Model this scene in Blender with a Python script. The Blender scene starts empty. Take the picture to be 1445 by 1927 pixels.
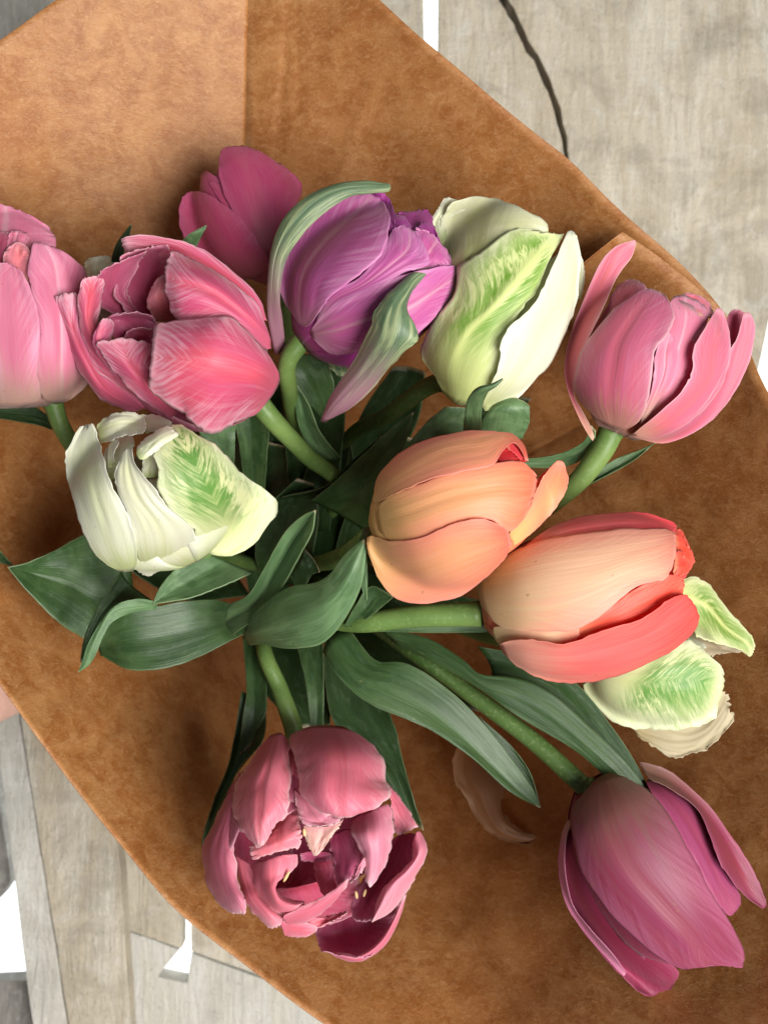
import bpy, bmesh, math, random
from mathutils import Vector, Matrix, noise

# ------------------------------------------------------------------ camera, world, lights
S = 0.00025            # metres per photo pixel on the reference plane z = 0
HP = 2000.0            # camera height above that plane, in photo pixels
W_PX, H_PX = 1445.0, 1927.0
scene = bpy.context.scene
COL = scene.collection

cam_d = bpy.data.cameras.new('camera')
cam = bpy.data.objects.new('camera', cam_d); COL.objects.link(cam)
cam.location = (0, 0, HP * S)
cam_d.sensor_fit = 'VERTICAL'
cam_d.sensor_height = 24.0
cam_d.lens = 24.0 * HP / H_PX
cam_d.clip_start = 0.01; cam_d.clip_end = 50
cam_d.dof.use_dof = True
cam_d.dof.focus_distance = (HP - 70) * S
cam_d.dof.aperture_fstop = 9.0
scene.camera = cam

world = bpy.data.worlds.new('World'); scene.world = world
world.use_nodes = True
bg = world.node_tree.nodes['Background']
bg.inputs[0].default_value = (0.93, 0.97, 1.0, 1)
bg.inputs[1].default_value = 0.12

def area(name, loc, target, size, energy, col=(1, 1, 1)):
    d = bpy.data.lights.new(name, 'AREA'); d.shape = 'RECTANGLE'
    d.size, d.size_y = size; d.energy = energy; d.color = col
    o = bpy.data.objects.new(name, d); COL.objects.link(o)
    o.location = loc
    o.rotation_euler = (Vector(target) - Vector(loc)).to_track_quat('-Z', 'Y').to_euler()
    return o
area('window_light', (0.86, -0.50, 1.42), (0, 0.03, -0.05), (1.15, 1.15), 68, (1.0, 0.975, 0.93))
area('daylight_under_boards', (0.0, 0.0, -0.445), (0.0, 0.0, -0.66), (1.5, 1.5), 17, (0.95, 0.99, 1.0))

vs = scene.view_settings
vs.view_transform = 'Standard'; vs.look = 'None'; vs.exposure = 0.0; vs.gamma = 1.0
vs.use_curve_mapping = False
cy = scene.cycles
cy.max_bounces = 5; cy.diffuse_bounces = 3; cy.glossy_bounces = 2; cy.transmission_bounces = 4
cy.caustics_reflective = False; cy.caustics_refractive = False

# ------------------------------------------------------------------ helpers
def P(u, v, z=0.0):
    """photo pixel + height (pixels) -> world point"""
    k = (HP - z) / HP
    return Vector(((u - W_PX / 2) * S * k, -(v - H_PX / 2) * S * k, z * S))

def ZR(x0, y0, k):
    """coordinates read in an enlarged view -> photo pixels"""
    return lambda x, y: (x0 + x / k, y0 + y / k)
R1 = ZR(0, 250, 2.580); R2 = ZR(480, 320, 2.2937); R3 = ZR(1030, 430, 3.482); R4 = ZR(100, 750, 2.89)
R5 = ZR(660, 780, 1.8408); R6 = ZR(360, 1340, 3.0104); R7 = ZR(820, 1380, 2.312)
C1 = ZR(0, 0, 1.9013); C3 = ZR(400, 650, 2.0643); C4 = ZR(380, 1150, 1.6609); C5 = ZR(0, 1000, 3.0104)
PX = ZR(0, 0, 1.0)

def sp(pts, t):
    """Catmull-Rom through equally spaced points, t in 0..1 (tuples)"""
    n = len(pts) - 1
    x = min(max(t, 0.0), 1.0) * n
    i = min(int(x), n - 1); f = x - i
    p1, p2 = pts[i], pts[i + 1]
    p0 = pts[i - 1] if i > 0 else tuple(2 * a - b for a, b in zip(p1, p2))
    p3 = pts[i + 2] if i + 2 <= n else tuple(2 * b - a for a, b in zip(p1, p2))
    f2, f3 = f * f, f * f * f
    return tuple(0.5 * (2 * b + (c - a) * f + (2 * a - 5 * b + 4 * c - d) * f2 + (3 * b - a - 3 * c + d) * f3)
                 for a, b, c, d in zip(p0, p1, p2, p3))

def lerp_list(tab, t):
    if t <= tab[0][0]: return tab[0][1]
    for (a, x), (b, y) in zip(tab, tab[1:]):
        if t <= b:
            f = (t - a) / (b - a)
            return x + (y - x) * f
    return tab[-1][1]

def smooth_tab(tab, n=60):
    """resample a profile with a smooth cubic so that no knot shows as a band"""
    xs = [a for a, b in tab]; ys = [b for a, b in tab]; k = len(xs)
    m = [(ys[min(i + 1, k - 1)] - ys[max(i - 1, 0)]) / (xs[min(i + 1, k - 1)] - xs[max(i - 1, 0)]) for i in range(k)]
    out = []
    for q in range(n + 1):
        x = xs[0] + (xs[-1] - xs[0]) * q / n
        i = max(j for j in range(k - 1) if xs[j] <= x + 1e-9)
        h = xs[i + 1] - xs[i]; f = (x - xs[i]) / h
        out.append((x, (2*f**3 - 3*f*f + 1) * ys[i] + (f**3 - 2*f*f + f) * h * m[i] + (3*f*f - 2*f**3) * ys[i + 1] + (f**3 - f*f) * h * m[i + 1]))
    return out

def mesh_obj(name, verts, faces, mat, parent=None, uvs=None, smooth=True, origin=None):
    off = Vector(origin) if origin is not None else Vector((0, 0, 0))
    me = bpy.data.meshes.new(name)
    me.from_pydata([tuple(Vector(v) - off) for v in verts], [], faces)
    if uvs:
        l = me.uv_layers.new(name='UVMap')
        for lp in me.loops: l.data[lp.index].uv = uvs[lp.vertex_index]
    if smooth: me.polygons.foreach_set('use_smooth', [True] * len(me.polygons))
    me.materials.append(mat); me.update()
    o = bpy.data.objects.new(name, me); COL.objects.link(o)
    if parent: o.parent = parent
    elif origin is not None: o.location = off
    return o

def solid(o, th):
    m = o.modifiers.new('thickness', 'SOLIDIFY'); m.thickness = th; m.offset = 0
    return o

def thing(name, label, cat, loc, group=None):
    o = bpy.data.objects.new(name, None); COL.objects.link(o)
    o.location = loc; o['label'] = label; o['category'] = cat
    o.empty_display_size = 0.01
    if group: o['group'] = group
    return o

# ------------------------------------------------------------------ materials
class N:
    def __init__(self, name):
        self.m = bpy.data.materials.new(name); self.m.use_nodes = True
        self.t = self.m.node_tree; self.t.nodes.clear()
        self.out = self.t.nodes.new('ShaderNodeOutputMaterial')
    def n(self, kind, **kw):
        x = self.t.nodes.new('ShaderNode' + kind)
        for k, v in kw.items(): setattr(x, k, v)
        return x
    def put(self, sock, v):
        if hasattr(v, 'default_value') and hasattr(v, 'links'): self.t.links.new(v, sock)
        elif isinstance(v, (tuple, list)) and len(v) == 3 and len(sock.default_value) == 4: sock.default_value = (*v, 1)
        else: sock.default_value = v
    def math(self, op, a, b=0.0, c=None, clamp=False):
        x = self.n('Math', operation=op, use_clamp=clamp)
        self.put(x.inputs[0], a); self.put(x.inputs[1], b)
        if c is not None: self.put(x.inputs[2], c)
        return x.outputs[0]
    def mix(self, f, a, b, mode='MIX'):
        x = self.n('Mix', data_type='RGBA', blend_type=mode)
        self.put(x.inputs[0], f); self.put(x.inputs[6], a); self.put(x.inputs[7], b)
        return x.outputs[2]
    def ramp(self, f, lo, hi):
        x = self.n('MapRange', interpolation_type='SMOOTHSTEP', clamp=True)
        self.put(x.inputs[0], f); x.inputs[1].default_value = lo; x.inputs[2].default_value = hi
        return x.outputs[0]
    def vec(self, x, y, z=0.0):
        c = self.n('CombineXYZ')
        for i, v in enumerate((x, y, z)): self.put(c.inputs[i], v)
        return c.outputs[0]
    def noise(self, vec, scale, detail=3.0, rough=0.55, dist=0.0):
        x = self.n('TexNoise'); self.put(x.inputs['Vector'], vec)
        x.inputs['Scale'].default_value = scale; x.inputs['Detail'].default_value = detail
        x.inputs['Roughness'].default_value = rough; x.inputs['Distortion'].default_value = dist
        return x.outputs[0]
    def bump(self, h, strength, dist):
        b = self.n('Bump'); self.put(b.inputs['Height'], h)
        b.inputs['Strength'].default_value = strength; b.inputs['Distance'].default_value = dist
        return b.outputs[0]
    def finish(self, color, rough, normal=None, translucent=0.0, tcol=None, spec=0.35, sheen=0.0):
        p = self.n('BsdfPrincipled')
        self.put(p.inputs['Base Color'], color); self.put(p.inputs['Roughness'], rough)
        p.inputs['Specular IOR Level'].default_value = spec
        if sheen:
            p.inputs['Sheen Weight'].default_value = sheen; p.inputs['Sheen Roughness'].default_value = 0.4
        if normal is not None: self.put(p.inputs['Normal'], normal)
        s = p.outputs[0]
        if translucent:
            tr = self.n('BsdfTranslucent'); self.put(tr.inputs[0], tcol if tcol is not None else color)
            if normal is not None: self.put(tr.inputs['Normal'], normal)
            mx = self.n('MixShader'); mx.inputs[0].default_value = translucent
            self.t.links.new(s, mx.inputs[1]); self.t.links.new(tr.outputs[0], mx.inputs[2]); s = mx.outputs[0]
        self.t.links.new(s, self.out.inputs[0])
        return self.m

def petal_mat(name, main, edge, base, mid=None, streak=None, streak_amt=0.5, mid_w=0.35, mid_amt=0.6,
              edge_lo=0.55, edge_amt=0.7, base_h=0.25, rough=0.5, trans=0.22, flame=None, flame_w=0.62, rib=True, ribc=None, tipc=None, tip_lo=0.45, tip_amt=0.7, hem=None, vary=0.10, sheen=0.12):
    """petal: body colour, margin colour, claw colour, midrib flush, margin feathering, optional green flame"""
    g = N(name)
    uv = g.n('UVMap').outputs[0]
    sx = g.n('SeparateXYZ'); g.put(sx.inputs[0], uv); u, v = sx.outputs[0], sx.outputs[1]
    oi = g.n('ObjectInfo'); rnd = oi.outputs['Random']
    seed = g.math('MULTIPLY', rnd, 37.0)
    e = g.math('ABSOLUTE', g.math('SUBTRACT', g.math('MULTIPLY', u, 2.0), 1.0))      # 0 midrib .. 1 margin
    fan = g.math('SUBTRACT', v, g.math('MULTIPLY', e, 0.42))
    feather = g.noise(g.vec(g.math('MULTIPLY', e, 1.3), g.math('MULTIPLY', fan, 26.0), seed), 1.0, 3.0, 0.6, 0.5)
    longi = g.noise(g.vec(g.math('MULTIPLY', u, 20.0), g.math('MULTIPLY', v, 1.8), seed), 1.0, 2.0, 0.6, 0.4)
    fine = g.noise(g.vec(g.math('MULTIPLY', u, 75.0), g.math('MULTIPLY', v, 4.0), seed), 1.0, 1.0, 0.5, 0.2)
    broad = g.noise(g.vec(g.math('MULTIPLY', u, 2.2), g.math('MULTIPLY', v, 2.0), seed), 1.0, 1.0, 0.5, 0.3)
    c = main
    # soft broad variation
    c = g.mix(g.math('MULTIPLY', g.ramp(broad, 0.4, 0.68), 0.5), c, mid if mid else main)
    if mid:
        mm = g.math('SUBTRACT', 1.0, g.ramp(g.math('ADD', e, g.math('MULTIPLY', g.math('SUBTRACT', longi, 0.5), 0.5)), 0.05, mid_w))
        c = g.mix(g.math('MULTIPLY', mm, mid_amt), c, mid)
    # margins
    rim = g.math('MAXIMUM', e, g.math('SUBTRACT', g.math('MULTIPLY', v, 1.25), 0.30))
    em = g.ramp(g.math('ADD', rim, g.math('MULTIPLY', g.math('SUBTRACT', feather, 0.5), 0.7)), edge_lo, 1.05)
    c = g.mix(g.math('MULTIPLY', em, edge_amt), c, edge)
    if streak:
        sm = g.math('MULTIPLY', g.ramp(feather, 0.45, 0.70), g.ramp(rim, 0.25, 0.9))
        c = g.mix(g.math('MULTIPLY', sm, streak_amt), c, streak)
        sl = g.math('MULTIPLY', g.ramp(longi, 0.45, 0.8), 0.28 * streak_amt)
        c = g.mix(sl, c, streak)
    if flame:
        f2 = g.noise(g.vec(g.math('MULTIPLY', e, 2.2), g.math('MULTIPLY', g.math('SUBTRACT', v, g.math('MULTIPLY', e, 0.28)), 30.0), seed), 1.0, 4.0, 0.65, 1.1)
        wob = g.math('ADD', e, g.math('ADD', g.math('MULTIPLY', g.math('SUBTRACT', feather, 0.5), 0.8), g.math('MULTIPLY', g.math('SUBTRACT', f2, 0.5), 1.4)))
        fm = g.math('SUBTRACT', 1.0, g.ramp(wob, 0.34, flame_w))
        fm = g.math('MULTIPLY', fm, g.ramp(v, 0.10, 0.35))
        fm = g.math('MULTIPLY', fm, g.math('SUBTRACT', 1.0, g.ramp(v, 0.80, 1.0)))
        if rib: fm = g.math('MULTIPLY', fm, g.ramp(g.math('ADD', e, g.math('MULTIPLY', g.math('SUBTRACT', feather, 0.5), 0.25)), 0.0, 0.22))
        fm = g.math('MULTIPLY', fm, g.ramp(g.math('ADD', g.math('MULTIPLY', broad, 0.7), g.math('MULTIPLY', f2, 0.5)), 0.46, 0.58))
        halo = g.math('MULTIPLY', g.math('SUBTRACT', 1.0, g.ramp(wob, 0.25, flame_w + 0.35)), 0.45)
        c = g.mix(halo, c, (0.66, 0.70, 0.26), 'MIX')
        fm = g.math('MULTIPLY', fm, g.math('ADD', 0.55, g.math('MULTIPLY', g.ramp(f2, 0.36, 0.58), 0.45)))
        c = g.mix(fm, c, flame)
    if ribc:
        rl = g.math('SUBTRACT', 1.0, g.ramp(g.math('ADD', e, g.math('MULTIPLY', g.math('SUBTRACT', feather, 0.5), 0.10)), 0.01, 0.10))
        c = g.mix(g.math('MULTIPLY', rl, 0.5), c, ribc)
    if tipc:
        tm = g.ramp(g.math('ADD', v, g.math('MULTIPLY', g.math('SUBTRACT', longi, 0.5), 0.35)), tip_lo, 1.0)
        c = g.mix(g.math('MULTIPLY', tm, tip_amt), c, tipc)
    if hem:
        hm = g.ramp(g.math('MAXIMUM', e, g.math('ADD', g.math('MULTIPLY', v, 1.0), -0.02)), 0.90, 0.99)
        c = g.mix(g.math('MULTIPLY', hm, 0.6), c, hem)
    bm_ = g.math('SUBTRACT', 1.0, g.ramp(g.math('ADD', v, g.math('MULTIPLY', g.math('SUBTRACT', longi, 0.5), 0.25)), 0.02, base_h))
    c = g.mix(g.math('MULTIPLY', bm_, 0.8), c, base)
    sp_ = g.noise(g.vec(g.math('MULTIPLY', u, 16.0), g.math('MULTIPLY', v, 20.0), seed), 1.0, 1.0, 0.5)
    c = g.mix(g.math('MULTIPLY', g.ramp(sp_, 0.755, 0.80), 0.4), c, (0.30, 0.16, 0.07))
    # fine veins and each petal a little different
    hv = g.n('HueSaturation')
    g.put(hv.inputs['Value'], g.math('ADD', 1.0 - vary, g.math('MULTIPLY', rnd, 2 * vary)))
    g.put(hv.inputs['Hue'], g.math('ADD', 0.5 - 0.008, g.math('MULTIPLY', rnd, 0.016)))
    g.put(hv.inputs['Saturation'], g.math('ADD', 0.92, g.math('MULTIPLY', fine, 0.18)))
    g.put(hv.inputs['Color'], c); c = hv.outputs[0]
    h = g.math('ADD', g.math('MULTIPLY', longi, 0.8), g.math('ADD', g.math('MULTIPLY', fine, 0.35), g.math('MULTIPLY', g.math('MULTIPLY', feather, e), 0.6)))
    nm = g.bump(h, 0.22, 0.0009)
    return g.finish(c, rough - 0.06, nm, trans, None, 0.36, sheen * 0.6)

def leaf_mat(name, c1, c2, edge=(0.34, 0.42, 0.22), stripe=None, trans=0.14):
    g = N(name)
    uv = g.n('UVMap').outputs[0]
    sx = g.n('SeparateXYZ'); g.put(sx.inputs[0], uv); u, v = sx.outputs[0], sx.outputs[1]
    rnd = g.n('ObjectInfo').outputs['Random']; seed = g.math('MULTIPLY', rnd, 41.0)
    e = g.math('ABSOLUTE', g.math('SUBTRACT', g.math('MULTIPLY', u, 2.0), 1.0))
    veins = g.noise(g.vec(g.math('MULTIPLY', u, 58.0), g.math('MULTIPLY', v, 1.3), seed), 1.0, 3.0, 0.6, 0.1)
    patch = g.noise(g.vec(g.math('MULTIPLY', u, 2.5), g.math('MULTIPLY', v, 3.5), seed), 1.0, 4.0, 0.6, 0.6)
    bloom = g.noise(g.vec(g.math('MULTIPLY', u, 9.0), g.math('MULTIPLY', v, 16.0), seed), 1.0, 4.0, 0.65, 0.3)
    c = g.mix(g.ramp(patch, 0.35, 0.68), c1, c2)
    c = g.mix(g.math('MULTIPLY', g.ramp(veins, 0.45, 0.75), 0.26), c, tuple(min(1, x * 1.7) for x in c2))
    c = g.mix(g.math('MULTIPLY', g.ramp(bloom, 0.5, 0.75), 0.16), c, (0.22, 0.32, 0.22))
    if stripe:
        st = g.noise(g.vec(g.math('MULTIPLY', u, 5.0), g.math('MULTIPLY', v, 2.2), seed), 1.0, 4.0, 0.65, 1.0)
        c = g.mix(g.math('MULTIPLY', g.ramp(st, 0.45, 0.66), 0.8), c, (0.40, 0.46, 0.24))
        tipm = g.math('SUBTRACT', 1.0, g.ramp(g.math('ADD', v, g.math('MULTIPLY', st, 0.35)), 0.22, 0.62))
        c = g.mix(g.math('MULTIPLY', tipm, 0.85), c, stripe)
    c = g.mix(g.math('MULTIPLY', g.ramp(e, 0.96, 1.0), 0.28), c, edge)
    c = g.mix(g.math('MULTIPLY', g.ramp(v, 0.965, 1.0), 0.6), c, (0.55, 0.42, 0.25))
    nick = g.noise(g.vec(g.math('MULTIPLY', u, 7.0), g.math('MULTIPLY', v, 22.0), seed), 1.0, 2.0, 0.5)
    c = g.mix(g.math('MULTIPLY', g.ramp(nick, 0.72, 0.80), 0.45), c, (0.30, 0.30, 0.13))
    hv = g.n('HueSaturation'); g.put(hv.inputs['Color'], c)
    g.put(hv.inputs['Value'], g.math('ADD', 0.85, g.math('MULTIPLY', rnd, 0.3)))
    nm = g.bump(g.math('ADD', veins, g.math('MULTIPLY', bloom, 0.3)), 0.30, 0.0009)
    return g.finish(hv.outputs[0], g.math('ADD', 0.30, g.math('MULTIPLY', bloom, 0.2)), nm, trans, None, 0.5)

def stem_mat(name='tulip_stem_green', a=(0.10, 0.185, 0.045), b=(0.19, 0.29, 0.08)):
    g = N(name)
    co = g.n('TexCoord').outputs['Object']
    n1 = g.noise(co, 22, 2, 0.5, 0.3); n2 = g.noise(co, 500, 3, 0.6)
    c = g.mix(g.ramp(n1, 0.35, 0.7), a, b)
    c = g.mix(g.math('MULTIPLY', g.ramp(n2, 0.5, 0.75), 0.25), c, (0.36, 0.45, 0.2))
    return g.finish(c, 0.42, g.bump(n2, 0.12, 0.0004), 0.08)

def paper_mat():
    g = N('kraft_paper')
    co = g.n('TexCoord').outputs['Object']
    mp = g.n('Mapping'); g.put(mp.inputs[0], co); mp.inputs['Rotation'].default_value = (0, 0, 0.9); mp.inputs['Scale'].default_value = (1, 2.0, 1)
    cl = g.noise(co, 60, 4, 0.62, 0.7)           # cloudy formation of the pulp
    cl2 = g.noise(mp.outputs[0], 130, 4, 0.65, 0.8)
    fib = g.noise(mp.outputs[0], 620, 4, 0.7, 1.5)
    big = g.noise(co, 9, 3, 0.5, 0.4)
    mott = g.noise(mp.outputs[0], 240, 4, 0.7, 1.2)
    c = g.mix(g.ramp(cl, 0.30, 0.70), (0.305, 0.104, 0.021), (0.455, 0.208, 0.068))
    c = g.mix(g.math('MULTIPLY', g.ramp(cl2, 0.47, 0.66), 0.42), c, (0.54, 0.28, 0.115))
    c = g.mix(g.math('MULTIPLY', g.ramp(big, 0.42, 0.66), 0.35), c, (0.34, 0.118, 0.026))
    c = g.mix(g.math('MULTIPLY', g.ramp(mott, 0.50, 0.70), 0.30), c, (0.60, 0.345, 0.165))
    c = g.mix(g.math('MULTIPLY', g.math('SUBTRACT', 1.0, g.ramp(mott, 0.30, 0.47)), 0.32), c, (0.29, 0.105, 0.026))
    c = g.mix(g.math('MULTIPLY', g.ramp(fib, 0.54, 0.72), 0.40), c, (0.72, 0.48, 0.27))
    dk = g.math('SUBTRACT', 1.0, g.ramp(fib, 0.27, 0.44))
    c = g.mix(g.math('MULTIPLY', dk, 0.5), c, (0.24, 0.09, 0.025))
    h = g.math('ADD', g.math('MULTIPLY', cl2, 0.8), g.math('ADD', g.math('MULTIPLY', fib, 0.5), g.math('MULTIPLY', mott, 0.6)))
    nm = g.bump(h, 0.38, 0.0014)
    return g.finish(c, g.math('ADD', 0.34, g.math('MULTIPLY', cl2, 0.22)), nm, 0.07, None, 0.55)

def wood_mat(name, light=(0.61, 0.565, 0.47), dark=(0.33, 0.295, 0.235), warm=(0.50, 0.43, 0.325)):
    g = N(name)
    co = g.n('TexCoord').outputs['Object']
    rnd = g.n('ObjectInfo').outputs['Random']
    ad = g.n('VectorMath', operation='ADD'); g.put(ad.inputs[0], co); g.put(ad.inputs[1], g.vec(g.math('MULTIPLY', rnd, 9.0), g.math('MULTIPLY', rnd, 5.0), 0.0))
    mp = g.n('Mapping'); g.put(mp.inputs[0], ad.outputs[0]); mp.inputs['Scale'].default_value = (1, 0.16, 1)
    mq = g.n('Mapping'); g.put(mq.inputs[0], ad.outputs[0]); mq.inputs['Scale'].default_value = (0.18, 1.6, 1)
    grain = g.noise(mp.outputs[0], 95, 6, 0.7, 2.5)
    bands = g.noise(mp.outputs[0], 28, 3, 0.55, 1.5)
    smudge = g.noise(ad.outputs[0], 16, 5, 0.65, 0.5)
    speck = g.noise(ad.outputs[0], 330, 3, 0.7)
    saw = g.noise(mq.outputs[0], 17, 3, 0.6, 0.6)
    c = g.mix(g.ramp(bands, 0.3, 0.7), light, warm)
    c = g.mix(g.math('MULTIPLY', g.ramp(smudge, 0.44, 0.66), 0.7), c, dark)
    c = g.mix(g.math('MULTIPLY', g.ramp(grain, 0.50, 0.74), 0.45), c, dark)
    c = g.mix(g.math('MULTIPLY', g.ramp(saw, 0.62, 0.72), 0.22), c, (0.26, 0.23, 0.19))
    c = g.mix(g.math('MULTIPLY', g.ramp(speck, 0.56, 0.74), 0.55), c, (0.20, 0.17, 0.13))
    c = g.mix(g.math('MULTIPLY', g.ramp(g.noise(ad.outputs[0], 55, 4, 0.7, 0.6), 0.5, 0.72), 0.40), c, (0.64, 0.63, 0.58))
    h = g.math('ADD', grain, g.math('ADD', g.math('MULTIPLY', saw, 0.8), g.math('MULTIPLY', speck, 0.4)))
    return g.finish(c, 0.72, g.bump(h, 0.8, 0.003), 0, None, 0.25)

def plain(name, col, rough=0.6, spec=0.3):
    g = N(name); co = g.n('TexCoord').outputs['Object']
    n1 = g.noise(co, 90, 4, 0.6)
    c = g.mix(g.ramp(n1, 0.3, 0.7), tuple(x * 0.9 for x in col), tuple(min(1, x * 1.08) for x in col))
    return g.finish(c, rough, g.bump(n1, 0.15, 0.001), 0, None, spec)

M_ROSE = petal_mat('rose_petal', (0.62, 0.10, 0.21), (0.76, 0.32, 0.44), (0.56, 0.12, 0.20), mid=(0.74, 0.12, 0.18), streak=(0.84, 0.47, 0.58), streak_amt=0.75, hem=(0.82, 0.55, 0.60), trans=0.28)
M_ROSEIN = petal_mat('rose_inner_petal', (0.60, 0.13, 0.24), (0.72, 0.27, 0.39), (0.44, 0.05, 0.11), mid=(0.56, 0.09, 0.18), streak=(0.76, 0.36, 0.48), streak_amt=0.35, trans=0.3, hem=(0.80, 0.5, 0.56))
M_PINK = petal_mat('pink_petal', (0.72, 0.23, 0.30), (0.80, 0.36, 0.44), (0.68, 0.40, 0.30), mid=(0.74, 0.20, 0.23), streak=(0.82, 0.46, 0.52), streak_amt=0.25, hem=(0.84, 0.58, 0.58), trans=0.28)
M_PALE = petal_mat('pale_mauve_petal', (0.63, 0.17, 0.29), (0.70, 0.28, 0.42), (0.45, 0.32, 0.23), mid=(0.68, 0.23, 0.34), streak=(0.76, 0.40, 0.53), streak_amt=0.25, base_h=0.32, ribc=(0.76, 0.46, 0.53))
M_DEEP = petal_mat('deep_pink_petal', (0.55, 0.08, 0.18), (0.58, 0.13, 0.25), (0.46, 0.14, 0.17), mid=(0.58, 0.11, 0.19), streak=(0.62, 0.20, 0.30), streak_amt=0.2)
M_PURP = petal_mat('purple_petal', (0.54, 0.12, 0.36), (0.70, 0.29, 0.56), (0.46, 0.24, 0.32), mid=(0.52, 0.11, 0.29), streak=(0.74, 0.38, 0.58), streak_amt=0.4, trans=0.28, ribc=(0.72, 0.40, 0.50))
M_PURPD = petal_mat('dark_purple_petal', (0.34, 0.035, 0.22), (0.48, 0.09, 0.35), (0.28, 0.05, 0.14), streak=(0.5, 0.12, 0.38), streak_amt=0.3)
M_MAUV = petal_mat('mauve_petal', (0.26, 0.042, 0.095), (0.40, 0.11, 0.20), (0.20, 0.12, 0.085), mid=(0.28, 0.052, 0.075), streak=(0.42, 0.14, 0.23), streak_amt=0.08, base_h=0.5, sheen=0.02)
M_MAUVL = petal_mat('light_mauve_petal', (0.32, 0.06, 0.155), (0.42, 0.11, 0.22), (0.22, 0.04, 0.08), mid=(0.32, 0.055, 0.12), sheen=0.02)
M_MAUVD = petal_mat('mauve_inner_petal', (0.30, 0.035, 0.095), (0.40, 0.09, 0.17), (0.20, 0.03, 0.05), mid=(0.25, 0.02, 0.06))
M_WHITE = petal_mat('cream_white_petal', (0.79, 0.80, 0.62), (0.86, 0.86, 0.78), (0.54, 0.61, 0.25), mid=(0.74, 0.77, 0.46), streak=(0.72, 0.75, 0.48), streak_amt=0.4, mid_amt=0.45, trans=0.3)
M_FLAME = petal_mat('green_flame_petal', (0.72, 0.75, 0.40), (0.84, 0.84, 0.66), (0.60, 0.67, 0.26), mid=(0.68, 0.74, 0.28), streak=(0.76, 0.80, 0.46), streak_amt=0.4, flame=(0.20, 0.35, 0.05), flame_w=1.25, trans=0.3)
M_CREAMG = petal_mat('cream_green_petal', (0.80, 0.80, 0.54), (0.86, 0.85, 0.72), (0.50, 0.58, 0.20), mid=(0.74, 0.77, 0.36), streak=(0.66, 0.72, 0.36), streak_amt=0.5, base_h=0.6, trans=0.35)
M_CREAMD = petal_mat('faded_cream_petal', (0.58, 0.50, 0.33), (0.66, 0.58, 0.42), (0.48, 0.38, 0.2), trans=0.4)
M_FLAMEB = petal_mat('green_feathered_petal', (0.74, 0.77, 0.50), (0.84, 0.84, 0.72), (0.70, 0.74, 0.42), mid=(0.68, 0.74, 0.36), streak=(0.72, 0.78, 0.46), streak_amt=0.5, flame=(0.13, 0.29, 0.06), flame_w=1.15, rib=False)
M_TAN = petal_mat('tan_petal', (0.40, 0.20, 0.085), (0.50, 0.30, 0.155), (0.34, 0.14, 0.04), trans=0.5, sheen=0.02)
M_PEACH = petal_mat('peach_petal', (0.92, 0.41, 0.24), (0.92, 0.33, 0.22), (0.80, 0.52, 0.20), mid=(0.88, 0.48, 0.22), streak=(0.94, 0.52, 0.36), streak_amt=0.15, base_h=0.33, mid_w=0.8, trans=0.34, tipc=(0.93, 0.20, 0.12), tip_lo=0.42, tip_amt=0.85, hem=(0.94, 0.42, 0.32), vary=0.05)
M_BLUSH = petal_mat('blush_petal', (0.93, 0.55, 0.38), (0.93, 0.36, 0.28), (0.84, 0.68, 0.36), mid=(0.92, 0.65, 0.43), streak=(0.94, 0.62, 0.46), streak_amt=0.15, base_h=0.4, mid_w=0.75, mid_amt=0.75, trans=0.34, tipc=(0.93, 0.34, 0.25), tip_lo=0.6, tip_amt=0.7, hem=(0.94, 0.45, 0.36), vary=0.04)
M_CORAL = petal_mat('coral_petal', (0.90, 0.075, 0.06), (0.90, 0.16, 0.13), (0.84, 0.30, 0.18), mid=(0.90, 0.10, 0.08), streak=(0.90, 0.20, 0.16), streak_amt=0.2)
M_CORPINK = petal_mat('coral_pink_petal', (0.90, 0.19, 0.17), (0.92, 0.25, 0.20), (0.88, 0.50, 0.36), mid=(0.91, 0.25, 0.23), streak=(0.92, 0.36, 0.31), streak_amt=0.15, base_h=0.45, trans=0.32, tipc=(0.92, 0.09, 0.08), tip_lo=0.35, tip_amt=0.7)
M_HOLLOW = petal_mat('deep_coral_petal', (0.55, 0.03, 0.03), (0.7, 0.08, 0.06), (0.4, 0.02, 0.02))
M_MPINK = petal_mat('mauve_pink_petal', (0.70, 0.17, 0.27), (0.76, 0.28, 0.40), (0.68, 0.40, 0.28), mid=(0.74, 0.17, 0.21), streak=(0.80, 0.40, 0.50), streak_amt=0.25, hem=(0.82, 0.52, 0.54), trans=0.28)
M_DPINK = petal_mat('double_pink_petal', (0.80, 0.22, 0.31), (0.88, 0.40, 0.48), (0.76, 0.20, 0.28), mid=(0.80, 0.18, 0.24), streak=(0.90, 0.52, 0.58), streak_amt=0.35, hem=(0.92, 0.70, 0.70), trans=0.32)
M_DPALE = petal_mat('double_pale_petal', (0.82, 0.32, 0.44), (0.90, 0.52, 0.60), (0.74, 0.22, 0.33), mid=(0.82, 0.28, 0.37), streak=(0.92, 0.60, 0.66), streak_amt=0.35, hem=(0.93, 0.76, 0.75), trans=0.32)
M_CREAMTIP = petal_mat('cream_pink_petal', (0.76, 0.42, 0.38), (0.82, 0.66, 0.54), (0.66, 0.30, 0.32))
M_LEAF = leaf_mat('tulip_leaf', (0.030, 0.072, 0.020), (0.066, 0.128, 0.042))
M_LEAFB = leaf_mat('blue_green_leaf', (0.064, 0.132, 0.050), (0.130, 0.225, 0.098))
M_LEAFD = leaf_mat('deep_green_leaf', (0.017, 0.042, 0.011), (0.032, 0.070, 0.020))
M_BRACT = leaf_mat('purple_striped_leaf', (0.085, 0.145, 0.075), (0.15, 0.225, 0.12), stripe=(0.36, 0.14, 0.22))
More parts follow.
